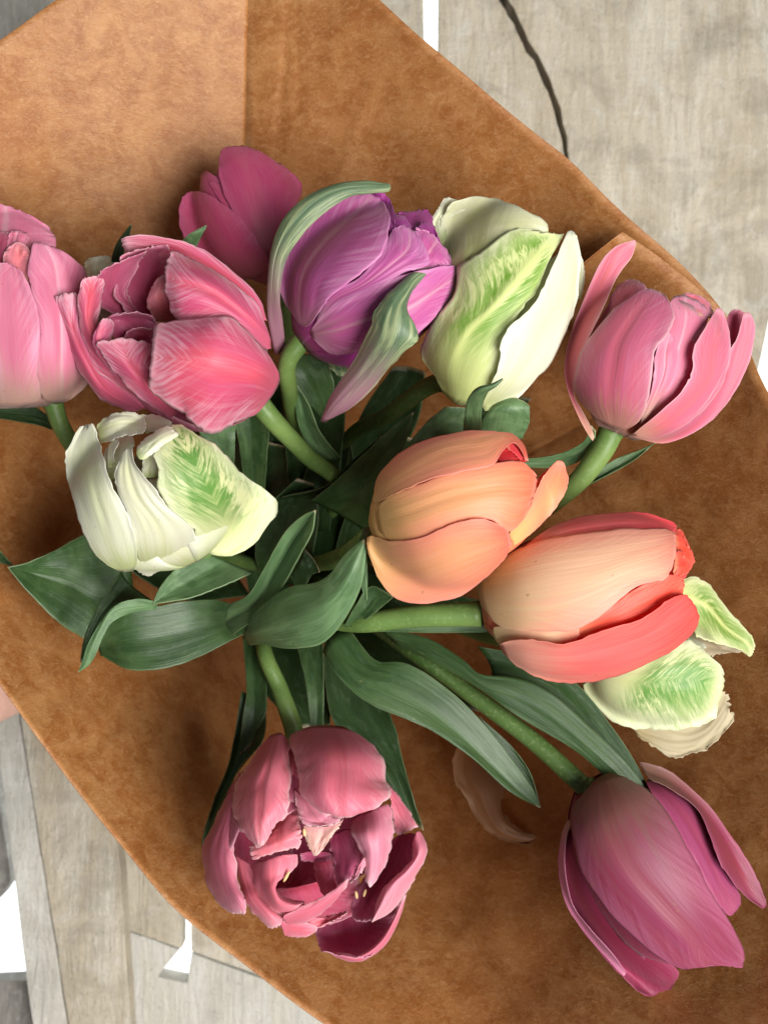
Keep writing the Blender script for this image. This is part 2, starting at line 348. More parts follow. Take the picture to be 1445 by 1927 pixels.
M_STEM = stem_mat(); M_STEMD = stem_mat('deep_stem_green', (0.05, 0.10, 0.022), (0.085, 0.15, 0.04)); M_PAPER = paper_mat()
M_ANTHER = plain('cream_anther', (0.72, 0.50, 0.24))
M_WOOD = wood_mat('whitewashed_wood')
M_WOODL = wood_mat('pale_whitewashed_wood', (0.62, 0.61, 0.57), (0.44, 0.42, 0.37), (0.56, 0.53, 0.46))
M_WOODD = wood_mat('dark_grey_wood', (0.33, 0.31, 0.29), (0.20, 0.19, 0.18), (0.27, 0.25, 0.22))
M_GROUND = plain('pale_ground', (0.82, 0.84, 0.84), 0.9)
M_SKIN = plain('skin', (0.74, 0.44, 0.35), 0.5, 0.35)

# ------------------------------------------------------------------ the setting: boards below the bouquet
ZD = -1600.0
deck = bpy.data.objects.new('wooden_deck', None); COL.objects.link(deck)
deck.location = P(722, 963, ZD); deck['kind'] = 'structure'
deck['label'] = 'whitewashed wooden boards below the bouquet, daylight showing through the gaps'

def plank(outline, z, thick, mat, name='plank', wob=2.5):
    """outline in photo pixels at height z, extruded downwards; edges slightly uneven"""
    pts = []
    n = len(outline)
    for i in range(n):
        a, b = outline[i], outline[(i + 1) % n]
        L = math.dist(a, b); k = max(1, int(L / 45))
        for j in range(k):
            f = j / k
            x, y = a[0] + (b[0] - a[0]) * f, a[1] + (b[1] - a[1]) * f
            w = wob if j else wob * 0.4
            x += w * noise.noise((x * 0.02, y * 0.02, z)); y += w * noise.noise((y * 0.02, x * 0.02, z + 5))
            pts.append(P(x, y, z))
    bm = bmesh.new()
    top = [bm.verts.new(p) for p in pts]
    f = bm.faces.new(top)
    if f.normal.z < 0: f.normal_flip()
    bm.normal_update()
    if f.normal.z < 0: f.normal_flip()
    r = bmesh.ops.extrude_face_region(bm, geom=[f])
    low = [g for g in r['geom'] if isinstance(g, bmesh.types.BMVert)]
    bmesh.ops.translate(bm, verts=top, vec=(0, 0, -thick * S))
    bmesh.ops.recalc_face_normals(bm, faces=bm.faces)
    bmesh.ops.translate(bm, verts=bm.verts, vec=-Vector(deck.location))
    bmesh.ops.triangulate(bm, faces=[g for g in bm.faces if len(g.verts) > 4])
    me = bpy.data.meshes.new(name); bm.to_mesh(me); bm.free(); me.materials.append(mat)
    o = bpy.data.objects.new(name, me); COL.objects.link(o); o.parent = deck
    bv = o.modifiers.new('edge', 'BEVEL'); bv.width = 0.0008; bv.segments = 2; bv.limit_method = 'ANGLE'
    return o

# cracked board upper right (the crack is a real split in its outline)
plank([(828, -260), (926, -260), (934, -80), (938, 0), (950, 18), (955, 30), (966, 44), (972, 60), (983, 80), (990, 98), (1004, 113), (1011, 130), (1023, 158), (1031, 172), (1042, 207), (1048, 232), (1057, 262), (1060, 285), (1066, 308), (1070, 332),
       (1070, 302), (1067, 282), (1066, 256), (1058, 230), (1055, 206), (1043, 176), (1036, 152), (1024, 128), (1013, 106), (1005, 94), (993, 75), (986, 58), (976, 38), (966, 14), (955, 0), (950, -80), (944, -260),
       (1570, -260), (1500, 300), (1447, 600), (1420, 720), (1380, 1150), (820, 1150), (822, 500)], ZD, 80, M_WOOD)
plank([(300, -260), (792, -260), (797, 0), (803, 500), (803, 1150), (300, 1150)], ZD, 80, M_WOOD)
plank([(-400, -260), (285, -260), (285, 1100), (-400, 1100)], ZD, 80, M_WOODL)  # wood colour lightened to offset the paper's shadow falling here
plank([(1640, -260), (2300, -260), (2300, 1150), (1420, 1150), (1462, 720), (1480, 600)], ZD, 80, M_WOOD)
plank([(860, -300), (1300, -300), (1300, 700), (860, 700)], ZD - 84, 60, M_WOODD, 'split_backing')       # unseen dark board added to block the bright ground, keeping the split dark
# lower boards, running to a cross rail
plank([(150, 1130), (338, 1130), (341, 1500), (343, 1786), (228, 1746), (150, 1718)], ZD, 80, M_WOOD)
plank([(357, 1130), (800, 1130), (800, 1946), (472, 1830), (360, 1790)], ZD, 80, M_WOOD)
plank([(820, 1165), (2300, 1165), (2300, 2300), (820, 2300)], ZD, 80, M_WOOD)
plank([(130, 1712), (228, 1748), (338, 1788), (296, 1838), (352, 1850), (361, 1794), (472, 1834), (800, 1950), (800, 2300), (130, 2300)], ZD - 30, 80, M_WOODL, 'rail')  # notch bares the bright ground, standing in for a patch of light on the rail
# raised pale board lower left and pieces left of it
plank([(30, 1130), (190, 1130), (236, 1780), (258, 2100), (160, 2100), (128, 1915), (40, 1360)], ZD + 130, 80, M_WOOD)
plank([(-40, 1130), (26, 1130), (37, 1360), (125, 1915), (156, 2100), (92, 2100), (60, 1915), (-4, 1400)], ZD + 133, 80, M_WOODL)
plank([(-500, 1850), (-60, 1850), (64, 1845), (70, 2200), (-500, 2200)], ZD, 80, M_WOODD)
plank([(-500, 1300), (-10, 1300), (-2, 1500), (22, 1660), (2, 1690), (-60, 1712), (-500, 1712)], ZD, 80, M_WOODD)
g_ = mesh_obj('ground', [(-4, -4, -0.64), (4, -4, -0.64), (4, 4, -0.64), (-4, 4, -0.64)], [(0, 1, 2, 3)], M_GROUND)
g_['kind'] = 'structure'

# ------------------------------------------------------------------ kraft paper wrap
APEX = P(475, 1060, -1380)
RIM = [(474, -232, -236), (330, -150, -215), (105, 2, -180), (0, 76, -160), (-140, 185, -130), (-260, 420, -90), (-290, 700, -90), (-215, 960, -110),
       (-105, 1140, -130), (0, 1288, -150), (130, 1468, -165), (232, 1595, -172), (332, 1712, -175), (470, 1822, -178), (612, 1928, -165), (800, 2040, -160),
       (1050, 2110, -120), (1340, 2100, 50), (1570, 1950, 80), (1710, 1620, 80), (1720, 1280, 60), (1590, 980, -20), (1446, 742, -110),
       (1394, 636, -150), (1292, 512, -175), (1152, 382, -190), (1072, 304, -192), (985, 236, -194), (832, 102, -205), (716, 0, -220), (560, -140, -240), (455, -226, -262)]
wrap = thing('paper_wrap', 'brown kraft paper wrapped as an open cone around the tulips', 'paper wrap', P(475, 1060, -1380))
rc = random.Random(5)
CREASES = [(rc.uniform(0.02, 0.98), rc.uniform(-0.06, 0.06), a, a + rc.uniform(0.12, 0.45), rc.choice((-1, 1)) * rc.uniform(0.0006, 0.0013), rc.uniform(16, 34))
           for a in [rc.uniform(0.4, 0.85) for _ in range(46)]]
def paper_sheet(name, rim, t0, t1, nv, per, parent):
    n = len(rim) - 1
    nu = n * per
    vs_, fs, uv = [], [], []
    for i in range(nu + 1):
        r = sp(rim, i / nu)
        if i / per <= 4 or i / per >= n - 3:          # straight panel edges next to the crease
            k = min(int(i / per), n - 1); f = i / per - k
            r2 = tuple(a + (b - a) * f for a, b in zip(rim[k], rim[k + 1]))
            r = r2
        rw = P(*r)
        for j in range(nv + 1):
            t = t0 + (t1 - t0) * j / nv
            q = i / nu                                   # flatter towards the top corner, straight and steep elsewhere
            top = max(0.0, 1 - q / 0.17) + max(0.0, 1 - (1 - q) / 0.22)
            top = top * top * (3 - 2 * top)
            zt = t ** (1.0 - 0.42 * top + 0.55 * max(0.0, min(1.0, (q - 0.28) / 0.2)) * (1 - top))
            p = APEX.lerp(rw, t); p.z = APEX.z + (rw.z - APEX.z) * zt
            nrm = Vector((APEX.x - rw.x, APEX.y - rw.y, 0)); nrm.z = 0.30; nrm.normalize()
            w = 0.0030 * noise.noise(p * 14) + 0.0012 * noise.noise(p * 37 + Vector((3, 1, 2)))
            for (q0, kq, t_lo, t_hi, am, wd) in CREASES:
                if t_lo < t < t_hi:
                    dq = abs(q - q0 - kq * (t - t_lo) - 0.002 * noise.noise((t * 9, q0 * 50, 0.0))) * 7000 * t / wd
                    if dq < 1: w += am * (1 - dq) * math.sin(math.pi * (t - t_lo) / (t_hi - t_lo)) ** 0.5
            edge = min(i, nu - i) / (per * 1.5)
            w *= min(1, edge + 0.15) * min(1, t * 1.6)
            p = p + nrm * w
            vs_.append(p); uv.append((i / nu, t))
    for i in range(nu):
        for j in range(nv):
            a = i * (nv + 1) + j
            fs.append((a, a + 1, a + nv + 2, a + nv + 1))
    o = mesh_obj(name, vs_, fs, M_PAPER, parent, uv, True, parent.location)
    solid(o, 0.0004)
    return o
paper_sheet('sheet', RIM, 0.06, 1.0, 84, 16, wrap)
# small turned-in corner of paper by the right-hand tulip
fl = [(1085, 505, -205), (1128, 470, -190), (1170, 437, -176), (1230, 478, -170), (1290, 525, -168), (1345, 572, -166), (1372, 612, -166), (1392, 645, -172)]
vs_, fs, uv = [], [], []
for i in range(29):
    r = sp(fl, i / 28) ; k = i / 28 * 7; kk = min(int(k), 6); f = k - kk
    r = tuple(a + (b - a) * f for a, b in zip(fl[kk], fl[kk + 1]))
    rw = P(*r)
    for j in range(9):
        q = APEX.lerp(rw, 0.84 + 0.16 * j / 8)
        q = q + Vector((0, 0, 0.0012)) * (0.2 + 0.8 * j / 8)
        vs_.append(q); uv.append((i / 28, j / 8))
for i in range(28):
    for j in range(8):
        a = i * 9 + j; fs.append((a, a + 1, a + 10, a + 9))
solid(mesh_obj('turned_corner', vs_, fs, M_PAPER, wrap, uv, True, wrap.location), 0.0003)

# ------------------------------------------------------------------ petals, leaves, stems
SEED = [0]
class Flower:
    def __init__(self, name, label, cat, tr, B, T, zB, zT, R, prof=None, group='tulips in the bouquet'):
        self.tr = tr; self.dz = 0.0
        self.B, self.T = tr(*B), tr(*T)
        self.k = 1 / (tr(1, 0)[0] - tr(0, 0)[0])
        self.R = R / self.k; self.zB, self.zT = zB, zT
        self.prof = prof or [(-0.05, 0.10), (0.06, 0.52), (0.2, 0.84), (0.42, 1.0), (0.7, 0.95), (0.92, 0.70), (1.06, 0.30)]
        self.prof = smooth_tab(self.prof)
        self.o = thing(name, label, cat, P(*self.B, zB), group)
    def z(self, u, v):
        ax, ay = self.T[0] - self.B[0], self.T[1] - self.B[1]
        L2 = ax * ax + ay * ay
        t = ((u - self.B[0]) * ax + (v - self.B[1]) * ay) / L2
        d = abs((u - self.B[0]) * ay - (v - self.B[1]) * ax) / math.sqrt(L2)
        R = self.R * lerp_list(self.prof, t)
        h = R * R - d * d; e = (0.22 * self.R) ** 2
        return self.zB + (self.zT - self.zB) * min(max(t, -0.1), 1.1) + math.sqrt((h + math.sqrt(h * h + e * e)) / 2)

def surface(parent, tr, rows, mat, zfun=None, zs=None, lift=0.0, edge=0.0, eL=0.0, eR=0.0, tip=0.0, groove=3.0, fold=0.0, belly=0.0,
            ripple=2.6, wave=4.5, crease=4.0, rt=0.30, rb=0.5, nu=22, nv=34, name='petal', th=0.0003, label=None):
    """a petal or leaf from rows of (left, middle, right), claw to tip; 6 numbers per row = pixels, 9 = pixels + height"""
    SEED[0] += 1; sd = SEED[0] * 7.31
    three = len(rows[0]) == 9
    Ls, Ms, Rs, Zs = [], [], [], []
    for r in rows:
        if len(r) == 2: r = (r[0] - 1, r[1], r[0], r[1], r[0] + 1, r[1])
        if three: a, b, c = r[0:3], r[3:6], r[6:9]
        else: a, b, c = r[0:2], r[2:4], r[4:6]
        Ls.append((*tr(a[0], a[1]), *(a[2:]))); Ms.append((*tr(b[0], b[1]), *(b[2:]))); Rs.append((*tr(c[0], c[1]), *(c[2:])))
    vs_, fs, uv = [], [], []
    for j in range(nv + 1):
        t = j / nv
        a, b, c = sp(Ls, t), sp(Ms, t), sp(Rs, t)
        sh = 1.0
        if rt > 0 and t > 0.86:
            f = (t - 0.86) / 0.14; sh = (1 - rt) + rt * math.sqrt(max(0, 1 - f * f))
        if rb > 0 and t < 0.08:
            f = 1 - t / 0.08; sh = min(sh, (1 - rb) + rb * math.sqrt(max(0, 1 - f * f)))
        for i in range(nu + 1):
            s = 0.5 + 0.5 * math.sin((i / nu - 0.5) * math.pi) * 0.5 + (i / nu - 0.5) * 0.5   # denser near the margins
            s = min(max(s, 0), 1)
            s2 = 0.5 + (s - 0.5) * sh
            l0, l1, l2 = 2 * (s2 - .5) * (s2 - 1), -4 * s2 * (s2 - 1), 2 * s2 * (s2 - .5)
            q = [l0 * x + l1 * y + l2 * w for x, y, w in zip(a, b, c)]
            e = abs(2 * s - 1)
            em = e ** 4
            wid = math.dist(a[:2], c[:2])
            sc = min(1.0, wid / 60.0)
            u = q[0] + em * ripple * (noise.noise((t * 9 + s * 2, sd, 1.0)) + 0.8 * noise.noise((t * 26 + s * 2, sd, 9.0))) * sc
            v = q[1] + em * ripple * (noise.noise((t * 9 + s * 2, sd, 4.0)) + 0.8 * noise.noise((t * 26 + s * 2, sd, 7.0))) * sc
            if t > 0.9:
                f = (t - 0.9) / 0.1
                v += f * ripple * 1.2 * noise.noise((s * 11, sd, 2.0)) * sc; u += f * ripple * 1.2 * noise.noise((s * 11, sd, 5.0)) * sc
            if three: z = q[2]
            elif zs is not None: z = sp([(x,) for x in zs], t)[0]
            else: z = zfun(u, v)
            z += lift + edge * em + (eL * em if s < .5 else eR * em) + tip * t ** 4
            z += belly * (1 - e * e) * math.sin(math.pi * min(1, t * 0.95 + 0.03))
            z -= groove * math.exp(-((s - .5) / .07) ** 2) * math.sin(math.pi * min(1.0, t)) * sc
            z -= fold * (1 - e) * sc
            z += wave * sc * noise.noise((s * 2.2, t * 3.0, sd)) + wave * 1.1 * sc * em * noise.noise((s * 2, t * 8.0, sd + 3))
            z += wave * 0.30 * sc * noise.noise((s * 9.0, t * 2.2, sd + 8))
            cr = 1 - abs(noise.noise((s * 3.1 + 0.4 * t, t * 1.1, sd + 20)))
            z -= crease * sc * cr ** 12 * math.sin(math.pi * min(1.0, t * 0.9 + 0.1))
            vs_.append(P(u, v, z)); uv.append((s, t))
    w = nu + 1
    for j in range(nv):
        for i in range(nu):
            k = j * w + i
            fs.append((k, k + 1, k + w + 1, k + w))
    o = mesh_obj(name, vs_, fs, mat, parent, uv, True, parent.location)
    solid(o, th)
    if label: o['label'] = label
    return o

def petal(F, rows, mat, lift=0.0, **kw):
    return surface(F.o, F.tr, rows, mat, zfun=None if len(rows[0]) == 9 else F.z, lift=lift + F.dz, **kw)

def leaf(F, tr, rows, zs, mat=None, fold=14.0, **kw):
    kw.setdefault('ripple', 1.2); kw.setdefault('wave', 4.0); kw.setdefault('crease', 1.5); kw.setdefault('rt', 0.0); kw.setdefault('rb', 0.0); kw.setdefault('groove', 0.0)
    return surface(F.o if isinstance(F, Flower) else F, tr, rows, mat or M_LEAF, zs=zs, fold=fold, name='leaf', th=0.0007, **kw)

def inner(F, mat, n=6, k=0.86, top=0.93, ph=0.3, dz=0.0):
    """petals all round the flower's axis: the heart and the far side"""
    Bw, Tw = P(*F.B, F.zB + dz), P(*F.T, F.zT + dz)
    ax = Tw - Bw; L = ax.length; ax.normalize()
    X = ax.orthogonal().normalized(); Y = ax.cross(X)
    for m in range(n):
        SEED[0] += 1; sd = SEED[0] * 3.7
        vs_, fs, uv = [], [], []
        a0 = ph + m * 2 * math.pi / n
        kk = k * (1.0 if m % 2 == 0 else 0.93)
        for j in range(21):
            t = j / 20 * top
            r = F.R * S * lerp_list(F.prof, t) * kk * (2000 - F.zB) / 2000
            half = (math.pi / n * 1.55) * (1 - max(0, (t / top - 0.72) / 0.28) ** 2.2 * 0.75)
            for i in range(13):
                s = i / 12
                an = a0 + (s - .5) * 2 * half
                rr = r * (1 + 0.03 * noise.noise((s * 3, t * 4, sd))) * (1 - 0.03 * abs(2 * s - 1) ** 2)
                vs_.append(Bw + ax * (L * t) + (X * math.cos(an) + Y * math.sin(an)) * rr); uv.append((s, j / 20))
        for j in range(20):
            for i in range(12):
                q = j * 13 + i; fs.append((q, q + 1, q + 14, q + 13))
        solid(mesh_obj('petal', vs_, fs, mat, F.o, uv, True, F.o.location), 0.0003)

HEART = (560, 1060)
def stem(F, pts, r=19.0, r1=None, name='stem', mat=None):
    """tube through (u, v, z) photo points"""
    o = F.o if isinstance(F, Flower) else F
    n = 10 * (len(pts) - 1); vs_, fs = [], []
    ctr = [P(*sp(pts, i / n)) for i in range(n + 1)]
    for i, c in enumerate(ctr):
        d = (ctr[min(i + 1, n)] - ctr[max(i - 1, 0)]).normalized()
        X = d.cross(Vector((0.3, 0.2, 1))).normalized(); Y = d.cross(X)
        rad = (r + ((r1 if r1 else r) - r) * i / n) * S
        if i < 4: rad *= 1.0 + 0.10 * (4 - i) / 4
        rad *= 1 + 0.05 * noise.noise(c * 60)
        for k in range(14):
            a = k * 2 * math.pi / 14
            vs_.append(c + (X * math.cos(a) + Y * math.sin(a)) * rad)
    for i in range(n):
        for k in range(14):
            fs.append((i * 14 + k, i * 14 + (k + 1) % 14, (i + 1) * 14 + (k + 1) % 14, (i + 1) * 14 + k))
    fs.append(tuple(range(13, -1, -1))); fs.append(tuple(n * 14 + k for k in range(14)))
    return mesh_obj(name, vs_, fs, mat or M_STEM, o, None, True, o.location)

# ---- T6: pink tulip at the right edge
F = Flower('tulip', 'pink tulip at the right edge, overlapping the paper rim, one petal standing off', 'tulip', R3, (450, 1340), (850, 430), -60, -20, 500)
inner(F, M_MPINK, 6, 0.84)
petal(F, [(330,640,420,560,520,480),(440,400,540,430,640,420),(500,350,560,335,640,370)], M_MPINK, -8, wave=2.4, crease=1.5)
petal(F, [(1180,800,1210,790,1260,740),(1170,620,1220,600,1290,600),(1190,545,1240,530,1290,550)], M_ROSEIN, -22, wave=2.4, crease=1.5)
petal(F, [(580,1320,600,1310,640,1290),(640,1130,740,1100,870,1070),(690,880,830,860,960,850),(760,640,900,620,1030,640),(790,480,900,440,1085,545)], M_PALE, -10, wave=3.5999999999999996, crease=1.5)
petal(F, [(880,560,940,560,1070,590),(880,470,960,470,1085,560),(880,432,960,430,1060,480)], M_MPINK, -12, rt=.6, wave=2.4, crease=1.5)
petal(F, [(600,1300,610,1290,630,1280),(690,1000,750,980,830,960),(700,830,770,800,850,760),(760,700,800,680,830,740)], M_PALE, 0, eR=-14, wave=2.4, crease=1.5)
petal(F, [(540,1360,545,1350,550,1340),(780,1405,790,1380,800,1330),(1060,1270,1040,1230,1000,1180),(1210,1090,1180,1060,1120,1000),(1320,880,1260,860,1190,810),(1358,660,1310,660,1250,690),(1340,570,1310,550,1275,560)], M_MPINK, 4, eR=10, groove=0, wave=2.4, crease=1.5)
petal(F, [(550,1350,560,1350,570,1360),(700,1230,720,1310,740,1370),(880,1060,930,1140,980,1230),(945,930,1050,980,1120,1060),(960,770,1080,800,1190,880),(1050,620,1120,650,1190,700),(1095,535,1120,520,1160,550)], M_MPINK, 14, eL=4, wave=2.4, crease=1.5)
petal(F, [(300,1240,430,1310,545,1340),(190,1100,400,1130,640,1190),(180,960,420,940,685,960),(230,790,460,750,700,810),(370,600,560,580,800,670),(520,460,650,460,828,560),(620,405,700,400,795,460)], M_MPINK, 22, eR=6, groove=4, wave=2.4, crease=1.5)
petal(F, [(290,1400,300,1380,312,1350),(190,1210,210,1210,230,1200),(125,1030,145,1040,170,1080),(112,880,150,890,195,900),(150,690,200,720,260,740),(240,450,300,480,370,500),(340,230,400,270,460,310),(440,120,480,150,550,190),(570,75,575,85,580,95)], M_MPINK, 18, groove=0, rt=0, ripple=1.5, wave=2.4, crease=1.5)
T6 = F
stem(F, [(*R3(430,1300), -60), (*R3(330,1490), -75), (*R3(130,1720), -110), (960, 990, -220), (760, 1040, -480), (560, 1060, -1000)], 24, 16)
leaf(F, PX, [(1060,935,1080,925,1095,905),(1130,900,1145,888,1155,865),(1190,868,1195,858,1200,848),(1232,833)], [-130,-120,-110,-100], fold=10)
leaf(F, PX, [(960,866,970,872,980,880),(1040,857,1055,866,1062,878),(1095,833,1106,842,1112,850),(1112,800,1116,806,1120,810)], [-140,-110,-80,-50], M_LEAFB, fold=6)

# ---- T3: back pink tulip against the crease
F = Flower('tulip', 'deep pink tulip lying back against the creased paper, behind the purple one', 'tulip', C1, (1010, 1000), (800, 560), -330, -290, 190)
inner(F, M_DEEP, 6, 0.84)
petal(F, [(900,880,920,880,935,880),(790,720,815,730,850,750),(745,650,770,650,800,670)], M_DEEP, 0, wave=2.4, crease=1.5)
petal(F, [(930,940,980,930,1020,850),(830,760,930,760,1060,740),(785,640,900,640,1078,660),(783,580,870,570,1020,600),(795,530,850,522,930,535)], M_DEEP, 6, wave=3.0, crease=1.5)
petal(F, [(760,1000,880,1000,980,960),(662,860,780,850,920,860),(640,760,740,760,860,780),(655,700,710,685,785,718)], M_DEEP, 14, wave=2.4, crease=1.5)
stem(F, [(*C1(1000,970), -330), (545, 640, -420), (560, 850, -700), (560, 1060, -1020)], 19, 14)

# ---- T1: mauve-pink double tulip cut by the left edge
F = Flower('tulip', 'mauve-pink double tulip cut off by the left edge', 'tulip', R1, (110, 1330), (40, 470), -110, -60, 380,
           [(-0.05,0.2),(0.06,0.62),(0.2,0.9),(0.45,1.0),(0.7,0.95),(0.9,0.85),(1.1,0.55)])
inner(F, M_PALE, 6, 0.84, 0.8)
petal(F, [(-200,620,0,600,270,620),(-190,450,30,450,272,520),(-110,360,30,352,235,450)], M_PALE, -30, wave=5, ripple=3)
petal(F, [(-60,640,0,640,60,650),(-60,560,0,540,60,550),(-40,500,10,480,70,490)], M_ROSEIN, -26)
petal(F, [(20,690,80,700,150,740),(20,590,90,590,160,650),(60,540,110,535,150,580)], M_PINK, -14, wave=5)
petal(F, [(30,600,60,600,110,600),(40,520,80,510,130,540),(50,480,90,475,150,500)], M_PALE, -22)
petal(F, [(215,1310,300,1310,420,1260),(175,1180,300,1160,450,1130),(200,960,300,950,440,940),(150,770,290,790,435,760),(135,660,270,640,410,660),(160,530,220,540,330,585)], M_PALE, 4, groove=5, eL=-6)
petal(F, [(-200,1290,20,1330,220,1310),(-220,1100,0,1150,185,1180),(-220,930,-20,930,198,950),(-200,780,-20,760,165,790),(-150,680,0,650,115,690),(-80,650,20,630,90,660)], M_PALE, 16, groove=-6)
stem(F, [(*R1(250,1290), -120), (*R1(330,1480), -150), (215, 930, -260), (380, 1010, -520), (540, 1070, -1000)], 19, 14)
leaf(F, PX, [(-60,750,-60,765,-60,780),(0,760,0,775,0,788),(60,764,65,782,70,800),(100,790,105,800,105,812),(128,826)], [-200]*5, M_LEAFD)

# ---- T13: cream tulip peeping out behind the rose one
F = Flower('tulip', 'cream tulip almost hidden behind the open rose tulip, one ruffled petal edge showing', 'tulip', PX, (250, 640), (185, 500), -190, -150, 55)
inner(F, M_WHITE, 5, 0.84, 0.8)
petal(F, [(215,640,240,640,265,620),(168,560,210,560,235,545),(158,510,185,520,225,510),(162,490,185,482,212,483)], M_WHITE, 0, ripple=5)
stem(F, [(250,640,-190),(350,800,-400),(545,1060,-1010)], 17, 13)
leaf(F, PX, [(203,540,215,540,232,540),(212,480,222,480,234,472),(225,450,235,450,244,445),(248,422)], [-150,-130,-120,-110], M_LEAFD, fold=5)
leaf(F, PX, [(325,480,342,490,358,495),(342,455,358,462,372,460),(360,438,372,440,382,440),(389,424)], [-130,-110,-95,-90], M_LEAFB, fold=6)

# ---- T4: purple double tulip with its striped leaf
F = Flower('tulip', 'purple double tulip at the top, a striped green leaf hanging from it', 'tulip', R2, (215, 745), (790, 300), -60, 10, 330)
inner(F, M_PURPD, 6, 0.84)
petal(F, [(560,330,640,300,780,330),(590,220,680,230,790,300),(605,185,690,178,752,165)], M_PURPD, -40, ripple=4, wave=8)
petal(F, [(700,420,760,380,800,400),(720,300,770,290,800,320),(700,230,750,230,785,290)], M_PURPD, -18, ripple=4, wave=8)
petal(F, [(640,420,700,430,745,430),(690,270,760,340,815,420),(700,250,790,300,860,430)], M_PURP, -8, ripple=4, wave=8)
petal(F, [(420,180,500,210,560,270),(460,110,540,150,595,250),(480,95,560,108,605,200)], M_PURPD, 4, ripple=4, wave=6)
petal(F, [(235,690,240,710,250,730),(320,590,350,690,330,795),(470,515,500,640,450,785),(600,462,650,600,620,760),(740,430,750,540,720,690),(850,410,840,480,812,590),(862,430,864,470,852,520)], M_PURP, 6, ripple=3)
petal(F, [(262,650,270,650,275,645),(325,535,340,560,365,565),(440,470,470,495,505,508),(540,360,590,405,640,445),(580,275,660,335,745,405),(610,240,670,252,735,330)], M_PURP, 12, wave=6)
petal(F, [(170,640,200,670,235,680),(110,530,190,560,285,602),(113,420,210,440,340,532),(160,300,280,330,450,452),(240,200,370,240,540,372),(330,140,450,170,577,270),(440,88,510,108,592,175)], M_PURP, 20, groove=7, eR=3)
stem(F, [(*R2(215,720), -40), (*R2(140,830), -60), (545, 740, -150), (565, 880, -500), (560, 1060, -1000)], 20, 14)
surface(F.o, R2, [(800,420,803,418,806,424),(690,438,702,466,690,505),(625,490,650,540,652,600),(565,545,615,600,690,672),(520,610,600,680,700,735),(490,690,575,760,640,785),(420,830,490,880,560,878),(330,970,370,1010,440,1005),(285,1080,291,1086,297,1086)][::-1],
        M_BRACT, zs=[10, 60, 105, 150, 165, 165, 150, 120, 90], belly=22, groove=0, ripple=3, wave=6, rt=0, rb=0, name='leaf', th=0.0007, label='green leaf striped with cream and purple')
surface(F.o, R2, [(85,790,105,790,130,760),(58,640,85,640,118,640),(55,500,82,520,108,540),(70,350,98,375,130,400),(120,220,160,255,195,290),(220,118,258,150,292,190),(340,65,372,92,405,115),(470,48,485,78,500,100),(550,58,566,76,572,92),(580,62,582,68,583,76)],
        M_BRACT, zs=[-70, -20, 20, 50, 70, 80, 80, 75, 70, 66], belly=10, groove=0, ripple=1.5, rt=0, rb=0, name='leaf', th=0.0007)
leaf(F, C3, [(250,90,320,40,440,40),(290,130,370,130,470,140),(380,230,420,230,470,210),(440,300,450,290,460,280)], [-120,-130,-170,-230])
petal(F, [(270,770,300,770,330,780),(300,820,340,830,390,830),(350,880,370,890,400,880)], M_BRACT, -60)

# ---- T5: white and green tulip top right of centre
F = Flower('tulip', 'white tulip with a wide green flame, between the purple and the right pink tulip', 'tulip', R2, (900, 980), (1190, 190), -50, 0, 310)
inner(F, M_WHITE, 6, 0.84, 0.85)
petal(F, [(1380,570,1395,560,1405,560),(1390,450,1405,450,1421,470),(1395,360,1405,370,1417,400)], M_WHITE, -30)
petal(F, [(830,480,900,440,1000,420),(790,340,950,330,1150,320),(795,235,960,220,1245,290),(830,160,1010,120,1275,230)], M_CREAMG, 0, tip=22, ripple=3, wave=7, rt=.15)
petal(F, [(790,330,800,320,830,300),(745,240,780,230,822,220),(785,175,810,175,850,200),(812,122,870,128,935,155)], M_WHITE, 4, wave=8, ripple=3)
petal(F, [(780,890,850,1000,960,1010),(715,795,850,850,1030,890),(765,660,920,700,1080,720),(860,535,1020,600,1150,600),(878,415,1120,490,1210,530),(970,360,1210,375,1260,400),(1080,270,1265,305,1310,310),(1150,247,1290,275,1335,270)], M_FLAME, 12, wave=5, groove=-5, ripple=3)
petal(F, [(975,1010,985,1030,1000,1048),(1030,900,1080,940,1120,990),(1060,760,1170,800,1250,860),(1100,670,1220,690,1330,720),(1210,570,1300,570,1382,580),(1270,440,1340,420,1404,420),(1340,280,1370,265,1396,320)], M_WHITE, 22, wave=6, eL=8, ripple=4, groove=0)
stem(F, [(*R2(880,950), -60), (*C3(860,150), -130), (*C3(680,270), -250), (*C3(500,400), -440), (*HEART, -1000)], 20, 15, mat=M_STEMD)
leaf(F, C3, [(760,380,850,400,980,420),(830,300,900,310,985,330),(900,240,950,238,1000,245)], [-60,-40,-20], M_LEAFB, belly=10, fold=0)
leaf(F, C3, [(1030,370,1110,380,1200,360),(1050,280,1130,265,1228,300),(1110,225,1170,205,1230,235)], [-70,-30,-10], M_LEAFB, belly=26, fold=0)
leaf(F, C3, [(972,350,1000,350,1045,350),(978,270,1005,270,1043,275),(992,205,1018,208,1050,215),(1030,165,1048,172,1068,180),(1085,150,1094,154,1100,158),(1126,130)], [40,110,150,175,185,190], M_LEAFB, belly=8, fold=0)

